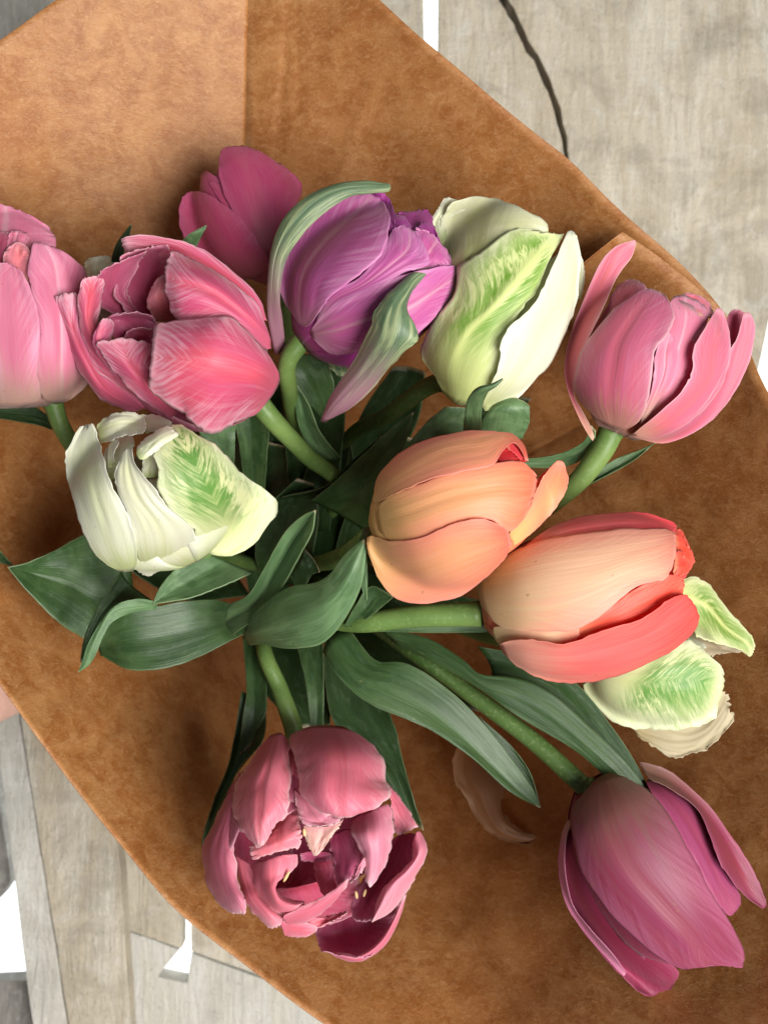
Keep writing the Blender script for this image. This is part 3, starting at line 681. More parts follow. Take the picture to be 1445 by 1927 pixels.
# ---- T10: white and green tulip below the coral one
F = Flower('tulip', 'white tulip with green feathering, half hidden below the coral tulip', 'tulip', R5, (820, 820), (1270, 930), -190, -150, 190)
inner(F, M_WHITE, 6, 0.8, 0.85)
petal(F, [(960,1040,980,1090,1000,1120),(1110,1060,1120,1130,1110,1185),(1220,1040,1230,1100,1240,1150),(1285,930,1310,1000,1335,1070)], M_CREAMD, -40, ripple=7.5, wave=8)
petal(F, [(1150,700,1160,740,1180,790),(1210,680,1220,760,1220,830),(1300,760,1300,800,1280,830),(1350,790,1360,810,1340,825)], M_CREAMD, -60, ripple=6.0)
petal(F, [(1120,600,1140,640,1150,690),(1170,562,1180,640,1190,760),(1240,590,1240,670,1230,780),(1310,680,1300,740,1290,800),(1380,760,1370,790,1345,815),(1397,790,1392,825,1375,842)], M_FLAME, 6, wave=7, ripple=4.5)
petal(F, [(960,850,880,910,770,920),(1070,810,1000,930,910,1070),(1160,785,1110,920,1040,1092),(1230,820,1200,920,1150,1088),(1293,890,1282,970,1255,1062)], M_FLAMEB, 14, wave=6, ripple=6.0, rt=.15)
stem(F, [(*R5(830,820), -230), (980, 1215, -300), (780, 1150, -560), (570, 1060, -1010)], 18, 14)

# ---- T9: coral-peach tulip right of centre
F = Flower('tulip', 'peach tulip opening to coral red inside, lower of the two peach ones', 'tulip', R5, (455, 665), (1190, 590), -30, 10, 288)
inner(F, M_CORAL, 6, 0.84)
petal(F, [(560,490,570,490,590,485),(700,387,710,420,720,435),(850,345,860,390,870,415),(1000,340,1010,380,1020,408),(1110,368,1128,390,1115,410)], M_CORPINK, 6, wave=2.4, crease=1.5)
petal(F, [(1095,410,1120,440,1110,530),(1140,398,1160,460,1150,540),(1150,430,1187,500,1160,557)], M_CORAL, -14, ripple=4, wave=5.3999999999999995, crease=1.5)
petal(F, [(1100,480,1120,500,1110,550),(1140,470,1160,510,1140,560),(1150,500,1178,520,1160,550)], M_CORAL, 2, ripple=4, wave=5.3999999999999995, crease=1.5)
petal(F, [(770,750,775,765,785,775),(880,680,890,720,900,755),(990,600,1010,670,1040,705),(1090,560,1110,620,1110,685),(1147,553,1153,590,1145,640)], M_CORAL, -4, ripple=3, wave=4.2, crease=1.5)
petal(F, [(490,730,495,770,530,812),(600,735,600,780,620,805),(700,735,700,770,720,795),(790,735,790,755,795,775)], M_BLUSH, 0, wave=2.4, crease=1.5)
petal(F, [(510,788,520,810,540,850),(620,778,630,840,650,912),(740,795,750,850,770,930),(870,748,880,830,920,907),(1000,710,1030,780,1070,842),(1090,650,1130,720,1160,782),(1145,613,1190,660,1208,725)], M_CORPINK, 10, eL=12, wave=3.0, groove=0, crease=1.5)
petal(F, [(500,530,440,600,490,738),(580,465,560,600,620,748),(700,425,690,580,770,748),(850,405,840,550,870,692),(980,395,970,510,980,602),(1080,397,1080,480,1080,572),(1118,403,1125,450,1112,545)], M_BLUSH, 13, groove=0, wave=1.7999999999999998, crease=1.5)
stem(F, [(*R5(450,690), -30), (780, 1160, -45), (665, 1172, -90), (600, 1150, -250), (*HEART, -1000)], 24, 15)
leaf(F, C3, [(590,1103,600,1106,612,1110),(800,1082,800,1100,800,1116),(960,1085,960,1102,960,1116),(1082,1092,1090,1105,1086,1114)], [-110,-90,-80,-70], fold=4)
leaf(F, C3, [(510,1092,525,1090,540,1092),(555,1010,580,1040,600,1062),(615,935,640,975,665,1010),(702,976)], [-70,-50,-35,-20], fold=10)
T9 = F

# ---- T8: peach tulip in the centre
F = Flower('tulip', 'peach tulip in the middle, upper of the two peach ones, one petal tip apart', 'tulip', R5, (92, 425), (620, 200), 40, 90, 282)
inner(F, M_PEACH, 6, 0.84)
petal(F, [(620,320,630,310,645,300),(640,235,665,235,695,240),(695,175,722,168,740,180)], M_CORAL, -14, wave=2.4, crease=1.5)
petal(F, [(540,420,560,440,560,460),(600,330,620,370,640,397),(640,265,680,300,712,320),(668,210,710,230,750,240),(702,170,727,160,747,185)], M_PEACH, -4, eL=8, groove=0, wave=2.4, crease=1.5)
petal(F, [(85,305,90,370,110,432),(200,255,200,340,220,440),(330,205,340,290,350,390),(460,175,480,260,480,365),(580,163,590,250,540,405),(632,190,640,250,600,385)], M_PEACH, 6, wave=1.7999999999999998, rt=.45, crease=1.5)
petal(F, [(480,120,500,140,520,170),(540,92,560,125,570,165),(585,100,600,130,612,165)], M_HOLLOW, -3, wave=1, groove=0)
petal(F, [(530,96,538,106,540,118),(554,102,562,116,560,130),(570,116,580,132,576,146),(584,140,594,150,590,160)], M_CORAL, 4, wave=1, groove=0, ripple=4)
petal(F, [(75,303,85,302,95,305),(95,210,130,240,170,268),(180,125,220,180,270,225),(300,75,330,130,380,195),(420,54,450,110,490,174),(500,58,515,85,525,125),(560,68,566,82,562,98),(600,108,598,116,588,122),(614,160,610,160,604,158)], M_PEACH, 9, eR=2, groove=0, wave=2, crease=1.5, rt=0)
petal(F, [(60,412,56,450,70,520),(140,438,130,520,140,627),(250,425,240,530,250,656),(360,375,360,490,380,627),(460,362,460,460,470,562),(505,380,520,440,530,502),(540,393,552,430,551,465)], M_PEACH, 11, eL=2, wave=2.4, crease=1.5)
stem(F, [(*R5(70,430), 30), (650, 1045, -60), (600, 1060, -350), (*HEART, -1000)], 22, 15)
leaf(F, C3, [(380,605,480,650,620,740),(480,525,560,570,650,600),(590,420,640,455,705,470),(690,325,715,355,752,370),(780,261)], [-330,-240,-160,-110,-80], M_LEAF, fold=26)
leaf(F, C3, [(260,590,330,590,420,600),(440,545,480,550,500,560),(540,450,560,460,580,470),(655,352)], [-360,-300,-240,-190], M_LEAFD, fold=8)

# ---- T7: white and green tulip on the left
F = Flower('tulip', 'white double tulip with a green-streaked petal, left of centre below the rose tulip', 'tulip', R4, (760, 860), (400, 200), -60, 30, 520)
inner(F, M_WHITE, 6, 0.78, 0.75)
petal(F, [(460,90,480,130,500,190),(560,90,570,140,585,175),(645,125,645,140,645,155)], M_WHITE, -40, ripple=4.2)
petal(F, [(270,430,330,440,420,440),(280,300,340,290,430,300),(330,220,390,190,450,230)], M_WHITE, -55, wave=6, ripple=4.2)
petal(F, [(480,430,520,430,580,430),(490,340,530,330,570,340),(510,310,540,290,560,300)], M_WHITE, -40, ripple=4.2)
petal(F, [(235,140,245,190,255,248),(330,83,330,140,340,218),(420,73,420,130,430,197),(495,98,505,140,508,182)], M_WHITE, -4, wave=6, belly=10, ripple=4.2)
petal(F, [(298,370,315,375,340,360),(303,265,315,270,332,300),(330,228,348,224,362,240)], M_WHITE, -6, ripple=4.2)
petal(F, [(445,925,475,890,490,870),(510,964,530,920,560,885),(600,930,610,910,625,890)], M_WHITE, -4, ripple=4.2)
petal(F, [(790,810,900,855,1045,848),(760,720,960,740,1155,700),(670,640,900,600,1234,575),(590,530,830,470,1080,450),(570,390,770,360,960,328),(560,290,720,250,850,240),(615,185,680,170,765,175),(640,150,670,140,705,145)], M_FLAMEB, 6, wave=5, ripple=6.0, belly=8)
petal(F, [(452,285,463,320,490,338),(478,240,520,270,562,285),(555,180,590,210,610,245),(625,143,665,175,690,200)], M_WHITE, 14, belly=12, wave=4, ripple=4.2)
petal(F, [(480,900,590,935,705,890),(450,800,600,810,790,842),(415,650,560,680,742,700),(350,500,460,540,610,572),(333,400,420,420,520,452),(365,335,408,330,445,348),(383,290,405,268,434,285)], M_WHITE, 14, wave=6, ripple=4.5, eR=5)
petal(F, [(330,930,400,942,462,920),(230,840,330,840,457,800),(150,680,270,680,415,660),(98,520,210,510,340,520),(68,380,170,370,292,380),(68,300,160,260,257,260),(135,172,190,140,240,148)], M_WHITE, 22, wave=5, ripple=3.75, groove=0)
stem(F, [(*R4(700,800), -80), (430, 1050, -300), (545, 1080, -1000)], 20, 14)
leaf(F, C5, [(1160,118,1280,170,1440,235),(1050,168,1130,250,1250,315),(960,248,1010,320,1090,375),(900,330,920,372,960,398),(868,413)], [-150,-120,-95,-80,-75], M_LEAFB, fold=14)
leaf(F, C5, [(900,400,890,420,880,440),(780,382,760,420,740,462),(660,420,640,450,640,512),(570,520,570,550,587,592),(500,640,520,660,547,692),(468,735,488,750,512,748),(446,796)], [-170,-140,-120,-115,-115,-118,-120], M_LEAFB, fold=-8)
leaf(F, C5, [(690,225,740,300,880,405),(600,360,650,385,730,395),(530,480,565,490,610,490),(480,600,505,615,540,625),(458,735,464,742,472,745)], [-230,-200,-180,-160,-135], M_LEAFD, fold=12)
leaf(F, C5, [(540,590,555,650,570,700),(720,450,720,620,740,785),(900,420,920,600,950,772),(1100,390,1120,550,1140,705),(1280,400,1320,500,1370,590),(1440,500,1460,530,1480,560)], [-260,-230,-240,-270,-330,-430], M_LEAF, fold=14)
leaf(F, C5, [(640,-60,760,380,640,700),(450,30,570,390,480,610),(330,98,400,300,345,525),(220,150,240,252,212,398),(120,188,122,218,110,285),(45,203)], [-330,-280,-240,-210,-190,-180], M_LEAF, fold=34)
leaf(F, C5, [(-40,60,-40,90,-40,140),(20,130,15,150,10,180),(75,190,72,192,70,196)], [-220,-220,-220], M_LEAFD)

# ---- T2: open rose double tulip
F = Flower('tulip', 'open rose-pink double tulip with feathered petals, left of the purple one', 'tulip', R1, (1250, 1300), (620, 880), -110, 30, 400)
inner(F, M_ROSEIN, 6, 0.80, 0.75)
petal(F, [(700,930,-80,740,920,-90,800,900,-80),(560,800,-20,680,730,-40,820,700,-30),(580,660,20,700,610,10,830,580,15),(590,590,48,700,560,40,820,545,40)], M_ROSEIN, 0, wave=7, ripple=4.2)
petal(F, [(640,930,-80,690,920,-90,720,910,-80),(430,800,0,540,790,-25,620,780,-20),(480,690,50,560,660,35,700,600,30),(500,665,60,580,625,50,720,570,45)], M_ROSEIN, 0, wave=8, ripple=4.2)
petal(F, [(1300,920,10,1290,910,15,1270,920,20),(1235,770,20,1200,790,30,1150,810,20),(1020,588,30,1000,640,35,950,680,10),(840,512,45,830,560,30,820,640,-10),(588,490,60,600,560,20,640,640,-30)], M_ROSE, 0, ripple=4.5)
petal(F, [(560,1010,20,640,1000,0,750,1000,20),(500,920,50,620,900,20,765,930,20),(520,895,60,640,872,55,745,890,40)], M_ROSEIN, 0, wave=7, ripple=4.2)
petal(F, [(560,1090,10,650,1080,0,740,1050,20),(600,1000,40,680,980,20,745,1000,30),(620,960,50,690,945,45,750,960,45)], M_ROSEIN, 0, wave=7, ripple=4.2)
petal(F, [(760,915,-40,800,915,-30,850,910,-30),(715,830,20,780,800,40,845,810,20),(750,725,40,800,690,45,830,730,40)], M_PINK, 0, ripple=4.2)
petal(F, [(640,1352,-30,690,1340,-10,740,1310,0),(490,1290,-30,520,1240,10,600,1180,10),(370,1120,-10,410,1080,30,490,1060,10),(318,960,15,350,920,40,420,900,15),(263,800,40,320,780,50,400,775,30)], M_ROSE, 0, ripple=4.5, wave=6)
petal(F, [(690,1300,0,700,1280,10,760,1260,10),(470,1150,20,520,1100,45,600,1080,35),(395,960,40,430,920,55,480,960,35),(382,800,60,440,760,55,500,790,10),(400,715,64,440,698,55,510,700,25)], M_ROSE, 0, ripple=4.5, wave=6)
petal(F, [(600,1240,30,560,1150,50,580,1110,40),(455,1030,70,480,1020,80,540,1040,60),(488,920,84,512,900,82,560,915,50)], M_ROSE, 0, wave=6, ripple=4.2)
petal(F, [(820,1390,0,850,1370,10,880,1340,20),(640,1250,50,720,1220,75,790,1190,75),(530,1120,70,630,1110,95,745,1090,85),(458,1018,80,590,1000,95,748,1020,70)], M_ROSE, 0, ripple=4.5, rt=.15)
petal(F, [(1310,980,30,1315,1020,25,1310,1085,10),(1240,830,60,1200,900,90,1150,925,95),(1080,690,65,1040,780,125,1000,915,105),(920,610,65,890,730,135,870,915,90),(828,563,65,805,690,115,800,800,90)], M_ROSE, 0, ripple=4.5, groove=6, rt=.2)
petal(F, [(1353,1140,20,1348,1230,-10,1250,1362,-30),(1260,1030,85,1240,1170,115,1140,1410,10),(1120,895,125,1050,1130,175,1010,1462,50),(960,903,135,880,1100,178,870,1352,95),(752,918,125,735,1090,155,718,1252,110)], M_ROSE, 0, ripple=5.25, rt=.12, wave=5, groove=-4)
stem(F, [(*R1(1240,1290), -90), (*R1(1330,1400), -110), (575, 855, -200), (640, 925, -380), (*HEART, -1000)], 22, 14)
leaf(F, PX, [(400,920,420,925,438,920),(388,850,418,855,442,850),(375,810,405,805,444,790)], [-260,-200,-170], M_LEAFB, fold=4)
leaf(F, PX, [(465,940,480,940,498,940),(452,850,475,855,503,860),(440,775,470,775,508,790)], [-330,-250,-200], M_LEAF, fold=14)
leaf(F, C3, [(400,450,440,450,500,440),(335,310,372,318,420,340),(318,200,342,205,372,225),(301,113)], [-280,-210,-160,-130], M_LEAFB, fold=14)

# ---- leaves and stem base in the heart: T11 bottom pink double
F = Flower('tulip', 'open pink double tulip at the bottom, facing the camera', 'tulip', R6, (600, 330), (660, 960), -330, -120, 470,
           [(-0.05,0.3),(0.1,0.75),(0.3,0.98),(0.6,1.0),(1.0,0.92),(1.1,0.8)])
F.dz = 55.0
inner(F, M_ROSEIN, 7, 0.88, 0.8, dz=20)
petal(F, [(720,1190,-240,860,1120,-260,1190,1040,-200),(705,1260,-225,860,1250,-270,1165,1160,-205),(725,1335,-175,880,1330,-220,1090,1300,-185),(745,1362,-140,880,1385,-145,1010,1395,-150)], M_ROSEIN, 0, rt=.1, wave=6, ripple=4.2)
petal(F, [(420,1000,-190,640,980,-220,940,880,-220),(430,1120,-190,680,1090,-240,960,1020,-225),(500,1230,-185,720,1210,-235,930,1160,-210)], M_ROSEIN, 0, rt=.1, ripple=4.2)
petal(F, [(600,1180,-165,680,1170,-180,760,1160,-190),(640,1230,-180,740,1195,-180,830,1140,-185),(720,1222,-185,820,1175,-170,900,1130,-175)], M_DPINK, 0, wave=4, ripple=4)
petal(F, [(740,1340,-175,745,1350,-170,760,1360,-160),(840,1395,-180,850,1385,-150,860,1365,-155),(960,1412,-180,960,1395,-150,950,1375,-155),(1090,1330,-190,1080,1310,-165,1060,1300,-170),(1170,1190,-190,1155,1180,-170,1140,1180,-175),(1222,1030,-180,1212,1035,-170,1200,1040,-170)], M_DPINK, 0, groove=0, ripple=4.2)
petal(F, [(1100,390,-210,1110,420,-200,1130,480,-190),(1200,510,-220,1175,550,-195,1140,610,-190),(1283,650,-200,1235,675,-190,1160,700,-190)], M_DPINK, 0, rt=.1, ripple=4.2)
petal(F, [(1160,690,-200,1210,690,-190,1280,670,-150),(1000,900,-215,1100,900,-200,1260,850,-150),(910,1080,-205,1000,1080,-185,1110,980,-140),(915,1172,-170,980,1188,-155,1045,1165,-140)], M_ROSEIN, 0, ripple=4.2)
petal(F, [(300,300,-240,260,400,-215,235,500,-200),(160,560,-240,195,600,-190,236,640,-180),(70,770,-240,145,790,-160,246,800,-150),(82,960,-225,175,960,-140,268,960,-130),(155,1082,-195,235,1070,-120,302,1055,-115),(232,1142,-150,270,1142,-130,322,1146,-125)], M_DPINK, 0, ripple=4.5)
petal(F, [(245,800,-185,280,830,-175,330,850,-175),(275,960,-170,310,960,-150,365,960,-160),(288,1060,-150,350,1050,-120,400,1050,-135),(365,1150,-145,430,1150,-105,505,1150,-120),(430,1212,-150,475,1222,-125,515,1190,-125)], M_DPINK, 0, ripple=4.2)
petal(F, [(500,1180,-140,515,1225,-150,530,1268,-170),(610,1180,-140,625,1230,-145,640,1275,-165),(715,1215,-150,712,1225,-150,712,1240,-155)], M_DPINK, 0, ripple=4.2)
petal(F, [(340,850,-165,440,830,-100,612,780,-95),(350,940,-155,440,930,-95,590,880,-115),(390,1040,-135,450,1000,-85,490,965,-105),(455,1122,-115,500,1080,-78,485,1020,-105),(540,1145,-115,580,1105,-80,565,1062,-105),(642,1095,-115,642,1082,-92,642,1070,-105)], M_DPINK, 0, wave=7, groove=0, ripple=4.2)
petal(F, [(505,1160,-95,530,1185,-110,540,1205,-145),(640,1095,-82,660,1140,-88,665,1185,-125),(765,1035,-80,765,1080,-85,765,1115,-125),(895,935,-72,885,970,-78,875,1005,-105)], M_DPINK, 0, groove=0, wave=5, ripple=4.2)
petal(F, [(690,840,-170,740,850,-140,795,830,-140),(710,950,-170,770,940,-120,825,930,-125),(745,1042,-125,790,1040,-105,830,1005,-110)], M_ROSEIN, 0, ripple=4.2)
petal(F, [(620,800,-130,700,790,-140,800,800,-140),(620,840,-160,700,850,-170,790,860,-165)], M_ROSEIN, 0, ripple=4.2)
petal(F, [(770,720,-165,830,680,-150,910,640,-130),(800,820,-135,870,820,-120,975,830,-120),(815,930,-110,870,900,-95,945,900,-110),(840,995,-95,880,950,-85,905,960,-95)], M_ROSEIN, 0, wave=6, ripple=4.2)
petal(F, [(540,130,-230,560,200,-200,590,240,-180),(545,300,-160,580,300,-150,620,310,-140),(545,480,-120,590,500,-120,640,500,-110),(560,620,-110,600,640,-110,650,620,-100)], M_DPINK, -20, ripple=4.2)
petal(F, [(400,720,-120,500,600,-120,600,575,-120),(335,770,-100,490,720,-65,622,680,-85),(345,840,-100,500,790,-75,620,765,-90)], M_DPINK, 0, rt=.1, wave=6, ripple=4.2)
petal(F, [(400,170,-240,480,120,-240,545,125,-230),(320,290,-200,440,280,-135,557,270,-165),(248,420,-180,400,430,-95,548,430,-115),(230,540,-155,390,540,-75,552,550,-90),(285,660,-115,380,650,-65,480,640,-80),(350,745,-90,392,765,-75,440,715,-80)], M_DPINK, 0, ripple=6.0, wave=6, groove=6)
petal(F, [(580,430,-130,620,470,-110,650,480,-100),(600,570,-95,700,600,-80,770,570,-80),(635,632,-85,760,645,-70,862,600,-70)], M_DPALE, 0, ripple=4.2)
petal(F, [(630,635,-85,750,650,-80,868,603,-72),(655,740,-92,730,740,-82,805,690,-80),(690,803,-90,706,814,-86,742,780,-84)], M_CREAMTIP, 0, ripple=4.2)
petal(F, [(900,600,-130,1010,560,-110,1120,490,-140),(908,690,-92,1030,680,-58,1148,650,-125),(960,790,-82,1045,790,-55,1125,790,-115),(983,880,-82,1035,890,-65,1085,890,-105),(983,950,-90,1000,975,-82,1018,1003,-90)], M_DPALE, 0, groove=4, ripple=4.2)
petal(F, [(980,822,-70,955,860,-62,930,890,-80),(988,870,-72,945,930,-64,892,978,-82)], M_DPALE, 0, wave=5, ripple=4.2)
petal(F, [(1283,652,-135,1268,700,-120,1252,740,-135),(1337,780,-160,1300,790,-100,1253,830,-125),(1272,930,-160,1240,900,-90,1190,900,-115),(1232,1000,-160,1160,980,-88,1080,1010,-115),(1130,1130,-160,1085,1100,-98,1040,1130,-125),(1020,1194,-145,1025,1182,-130,1032,1170,-135)], M_DPALE, 0, groove=0, wave=5, ripple=4.2)
petal(F, [(535,118,-230,760,75,-250,960,120,-245),(575,230,-150,820,210,-115,1075,240,-190),(605,340,-100,840,340,-55,1107,390,-140),(622,460,-80,830,460,-22,1128,470,-95),(715,552,-62,850,560,-18,1045,548,-60),(800,585,-60,870,600,-36,935,578,-55)], M_DPINK, 4, groove=7, wave=5, ripple=4.2)
def anther(F, u, v, z, ang, l=11.0):
    c = P(*R6(u, v), z); bm = bmesh.new()
    bmesh.ops.create_uvsphere(bm, u_segments=10, v_segments=7, radius=1)
    for q in bm.verts:
        q.co = Vector((q.co.x * 3.2 * S, q.co.y * l * 0.5 * S, q.co.z * 3 * S)); q.co.rotate(Matrix.Rotation(ang, 3, 'Z')); q.co += c - F.o.location
    me = bpy.data.meshes.new('anther'); bm.to_mesh(me); bm.free(); me.materials.append(M_ANTHER)
    me.polygons.foreach_set('use_smooth', [True] * len(me.polygons))
    o = bpy.data.objects.new('anther', me); COL.objects.link(o); o.parent = F.o
for a in ((935, 1035, -95, .2, 17), (982, 1025, -95, -.3, 17), (540, 930, -40, -.5, 26), (640, 680, -25, .1, 16)): anther(F, *a)
T11 = F
stem(F, [(*R6(600, 300), -330), (*R6(580, 100), -330), (528, 1300, -340), (494, 1200, -420), (530, 1080, -1000)], 23, 15)
leaf(F, C4, [(128,80,160,80,208,110),(140,250,165,258,203,250),(128,330,162,345,198,320),(118,450,130,440,150,420)], [-420,-340,-320,-310], M_LEAF, fold=8)
leaf(F, C4, [(125,250,165,270,200,290),(88,460,130,450,192,400),(38,590,72,560,112,500),(5,700,16,690,32,680),(0,748)], [-350,-330,-310,-290,-285], M_LEAF, fold=12)
leaf(F, C4, [(290,80,340,80,378,80),(325,230,358,235,381,230),(340,380,360,385,380,380)], [-380,-340,-320], M_LEAF, fold=10)
leaf(F, C4, [(380,60,430,80,520,200),(390,260,480,300,592,330),(430,380,545,420,622,440),(550,500,610,520,652,560),(640,650,670,670,692,685)], [-480,-430,-400,-380,-370], M_LEAFD, fold=16)

# ---- T12: mauve tulip lower right
F = Flower('tulip', 'dusky mauve tulip hanging to the lower right corner', 'tulip', R7, (670, 220), (1180, 1010), -130, -105, 350)
inner(F, M_MAUVD, 6, 0.80, 0.80)
petal(F, [(560,400,585,420,620,440),(533,580,600,600,660,640),(585,780,670,780,780,790),(705,940,800,920,920,930),(825,1070,920,1040,1050,1030),(888,1132,975,1140,1035,1100)], M_MAUVD, -60, eL=40, groove=0, wave=2.4, crease=1.5)
petal(F, [(575,370,580,380,590,390),(548,440,556,450,566,460),(534,580,545,585,562,590),(565,740,578,745,595,745),(650,870,660,865,675,855),(740,975,752,968,765,955),(815,1060,822,1050,828,1040)], M_PALE, 4, groove=0, wave=0.6, crease=1.5)
petal(F, [(900,200,940,200,980,200),(980,330,1060,330,1150,330),(1100,520,1160,500,1222,510),(1190,690,1240,660,1292,650),(1268,802,1302,775,1337,720)], M_MAUVL, -24, wave=2.4, crease=1.5)
petal(F, [(865,118,890,140,900,190),(1020,168,1020,210,1030,248),(1180,308,1160,330,1140,335),(1280,440,1240,460,1200,475),(1370,580,1310,590,1250,592),(1420,690,1380,690,1330,692),(1438,742,1430,757,1415,767)], M_MAUV, -2, eR=14, groove=0, wave=2.4, crease=1.5)
petal(F, [(650,240,720,185,800,168),(593,330,740,330,965,290),(598,460,780,450,1055,430),(640,620,860,600,1135,570),(760,790,980,740,1212,720),(900,920,1100,870,1292,840),(1050,1020,1180,1000,1337,960),(1150,1010,1245,1010,1345,1025)], M_MAUV, 30, wave=3.0, groove=4, eL=-6, rt=.15, crease=1.5)
stem(F, [(*R7(680,240), -110), (1098, 1480, -120), (1000, 1392, -150), (870, 1295, -190), (745, 1205, -240), (620, 1110, -480), (*HEART, -1000)], 21, 15, mat=M_STEMD)
leaf(F, C4, [(460,55,400,85,380,130),(540,152,480,190,430,210),(640,163,580,230,520,288),(760,238,700,290,640,338),(870,340,800,370,730,380),(960,450,900,470,850,465),(1030,550,990,560,960,562),(1056,615)], [-190,-150,-130,-125,-130,-140,-150,-155], M_LEAF, fold=-10)
leaf(F, C4, [(860,325,885,360,880,375),(960,415,972,452,960,465),(1022,500,1032,545,1015,550),(1057,613)], [-175,-180,-175,-165], M_LEAFD, fold=6)
leaf(F, C4, [(565,55,580,75,600,98),(700,83,690,115,690,142),(812,150,790,170,790,195),(870,197,880,230,890,258),(980,208,970,260,970,318),(1090,258,1080,320,1080,383),(1190,343,1180,400,1180,445),(1290,438,1270,480,1270,525),(1370,530,1350,560,1350,592),(1433,630)], [-200,-160,-130,-110,-105,-100,-95,-90,-90,-90], M_LEAF, fold=-12)
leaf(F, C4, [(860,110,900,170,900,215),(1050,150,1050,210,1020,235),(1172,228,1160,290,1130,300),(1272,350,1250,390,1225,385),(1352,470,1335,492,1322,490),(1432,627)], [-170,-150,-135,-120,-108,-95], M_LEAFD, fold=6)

# ---- leaves rising in the middle (belong to the central peach and coral stems)
leaf(T9, C3, [(120,1120,130,1140,145,1165),(155,1050,165,1110,190,1160),(280,948,290,1060,310,1177),(400,922,410,1020,440,1148),(460,885,490,950,545,1010),(520,808,552,850,586,890),(588,753,592,758,596,768)], [-260,-150,-60,0,30,50,60], M_LEAFB, fold=-12, belly=10)
leaf(T9, C3, [(588,760,592,775,598,790),(570,860,585,870,602,880),(585,960,592,965,600,975),(596,992)], [45,20,0,-10], M_LEAFB, fold=0)
leaf(T11, C3, [(60,1090,70,1110,90,1130),(65,1010,60,1070,95,1112),(140,968,172,1000,212,1032),(210,850,242,882,282,922),(280,730,312,762,347,802),(350,663,366,690,388,722),(399,641)], [-270,-200,-130,-70,-20,20,50], M_LEAFB, fold=46)
leaf(T9, C3, [(330,1000,320,940,300,900),(380,900,360,880,340,850),(415,880,400,840,360,790)], [-260,-240,-230], M_LEAFD, fold=6)
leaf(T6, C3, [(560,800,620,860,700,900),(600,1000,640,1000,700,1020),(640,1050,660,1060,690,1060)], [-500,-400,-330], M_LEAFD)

for rows, zs in (([(470,1130,500,1130,540,1130),(455,1000,500,990,555,1000),(470,900,510,890,560,900),(500,830,520,835,540,840)],[-700,-560,-470,-420]),
                 ([(560,1130,590,1120,620,1120),(560,1010,600,1000,650,1000),(570,900,620,900,670,905),(620,810,640,820,660,830)],[-700,-560,-450,-380]),
                 ([(620,1120,640,1110,660,1100),(640,1000,680,990,720,1000),(690,900,730,890,770,900),(760,820,790,830,820,840)],[-700,-520,-420,-330]),
                 ([(560,1120,580,1090,600,1060),(660,1150,680,1110,700,1080),(780,1180,800,1140,810,1110),(930,1180,940,1160,950,1140)],[-650,-450,-350,-290]),
                 ([(430,1060,450,1090,470,1120),(330,1040,340,1080,360,1130),(240,1010,250,1050,270,1090),(170,1000,172,1006,176,1012)],[-650,-500,-400,-330]),
                 ([(560,1000,590,1000,620,1000),(540,880,590,870,640,880),(540,780,590,770,650,770),(570,690,600,690,640,690)],[-560,-430,-330,-280]),
                 ([(640,1000,670,990,700,990),(650,880,700,870,750,870),(680,780,730,770,790,780),(740,690,770,690,800,700)],[-560,-430,-340,-290]),
                 ([(720,1000,740,990,760,980),(780,900,820,890,860,890),(850,800,900,800,950,810),(930,730,960,740,1000,750)],[-520,-420,-330,-280]),
                 ([(420,1010,440,1000,460,990),(390,900,430,890,470,890),(380,800,420,800,460,800),(400,740,420,740,440,740)],[-560,-430,-340,-300]),
                 ([(480,960,510,950,540,950),(480,860,520,850,560,850),(500,760,530,760,560,760),(530,700,540,700,550,700)],[-560,-450,-350,-300]),
                 ([(500,1100,540,1100,580,1100),(480,1040,530,1030,590,1040),(500,960,540,960,600,970),(560,900,575,905,590,910)],[-560,-440,-380,-340]),
                 ([(480,1120,520,1130,560,1130),(470,1200,540,1210,600,1200),(490,1290,550,1290,620,1290),(560,1370,590,1370,620,1370)],[-700,-560,-480,-440]),
                 ([(580,1120,620,1110,660,1120),(620,1200,680,1190,740,1190),(720,1270,780,1250,840,1250),(900,1340,920,1330,940,1330)],[-700,-520,-430,-380])):
    leaf(T9, PX, rows, zs, M_LEAFD, fold=18, nu=14, nv=22)  # darker leaf green, the shade of the core put into the colour

# ---- pale petal fallen against the paper
pt = thing('fallen_petal', 'pale petal lying against the paper between leaf tip and dusky mauve tulip', 'petal', P(930, 1500, -560))
surface(pt, PX, [(865,1395,890,1400,930,1390),(850,1440,895,1450,965,1430),(868,1490,912,1490,950,1480),(896,1540,928,1535,944,1520),(930,1572,948,1562,962,1548),(975,1588,985,1578,990,1566),(1010,1588,1012,1580,1014,1572)], M_TAN, zs=[-600,-585,-572,-566,-560,-556,-552], belly=22, eL=14, ripple=6, wave=9, crease=8)

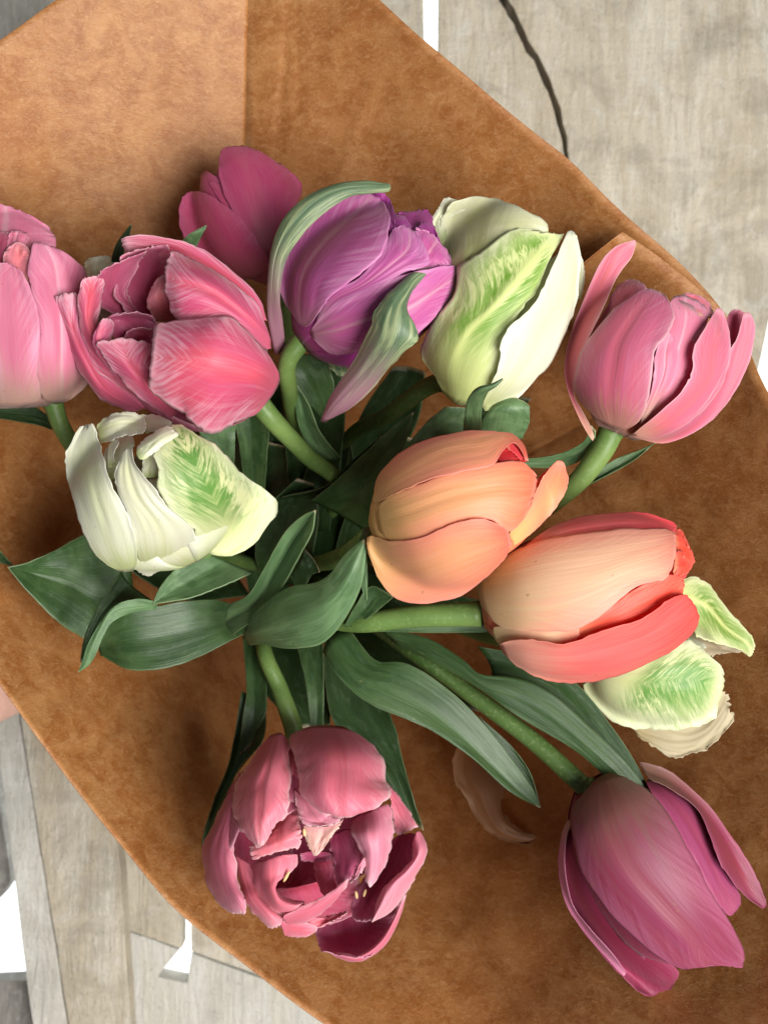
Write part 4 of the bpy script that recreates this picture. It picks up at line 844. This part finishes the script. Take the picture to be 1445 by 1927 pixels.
# ------------------------------------------------------------------ the hand under the paper
def skin_body(name, chains, mat, label, cat):
    """chains: list of (parent_vertex_index or None, [(point, radius) ...])"""
    verts, edges, rad = [], [], []
    for par, ch in chains:
        prev = par
        for p, r in ch:
            verts.append(p); rad.append(r)
            if prev is not None: edges.append((prev, len(verts) - 1))
            prev = len(verts) - 1
    base = verts[0].copy()
    me = bpy.data.meshes.new(name); me.from_pydata([v - base for v in verts], edges, []); me.materials.append(mat)
    o = bpy.data.objects.new(name, me); COL.objects.link(o); o.location = base
    md = o.modifiers.new('skin', 'SKIN'); md.use_smooth_shade = True
    if not me.skin_vertices: 
        bpy.context.view_layer.objects.active = o
        bpy.ops.object.select_all(action='DESELECT'); o.select_set(True)
    for i, sv in enumerate(me.skin_vertices[0].data):
        sv.radius = (rad[i], rad[i]); sv.use_root = (i == 0)
    o.modifiers.new('sub', 'SUBSURF').levels = 2; o.modifiers['sub'].render_levels = 2
    o['label'] = label; o['category'] = cat
    return o
def V(u, v, z): return P(u, v, z)
arm = [(V(-760, 1520, -560), .036), (V(-420, 1430, -640), .033), (V(-120, 1335, -760), .028), (V(50, 1260, -900), .027), (V(180, 1190, -1080), .027), (V(260, 1140, -1190), .023)]
ch = [(None, arm)]
fingers = [[(320,1180,-1140),(430,1225,-1150),(560,1190,-1165),(600,1100,-1185)], [(320,1175,-1215),(430,1215,-1225),(550,1180,-1240),(590,1100,-1255)],
           [(325,1170,-1285),(430,1205,-1295),(535,1170,-1305),(570,1100,-1315)], [(330,1160,-1350),(420,1190,-1360),(510,1160,-1370),(540,1100,-1378)]]
for i, fpts in enumerate(fingers):
    ch.append((5, [(V(*q), (.0098 if i < 3 else .0085) * (1 - .08 * k)) for k, q in enumerate(fpts)]))
ch.append((4, [(V(250,1060,-1150), .0125), (V(350,960,-1165), .0108), (V(460,925,-1180), .0095), (V(530,950,-1190), .0085)]))
skin_body('person', ch, M_SKIN, 'bare skin of the hand holding the bouquet, at the left edge below the paper', 'person')
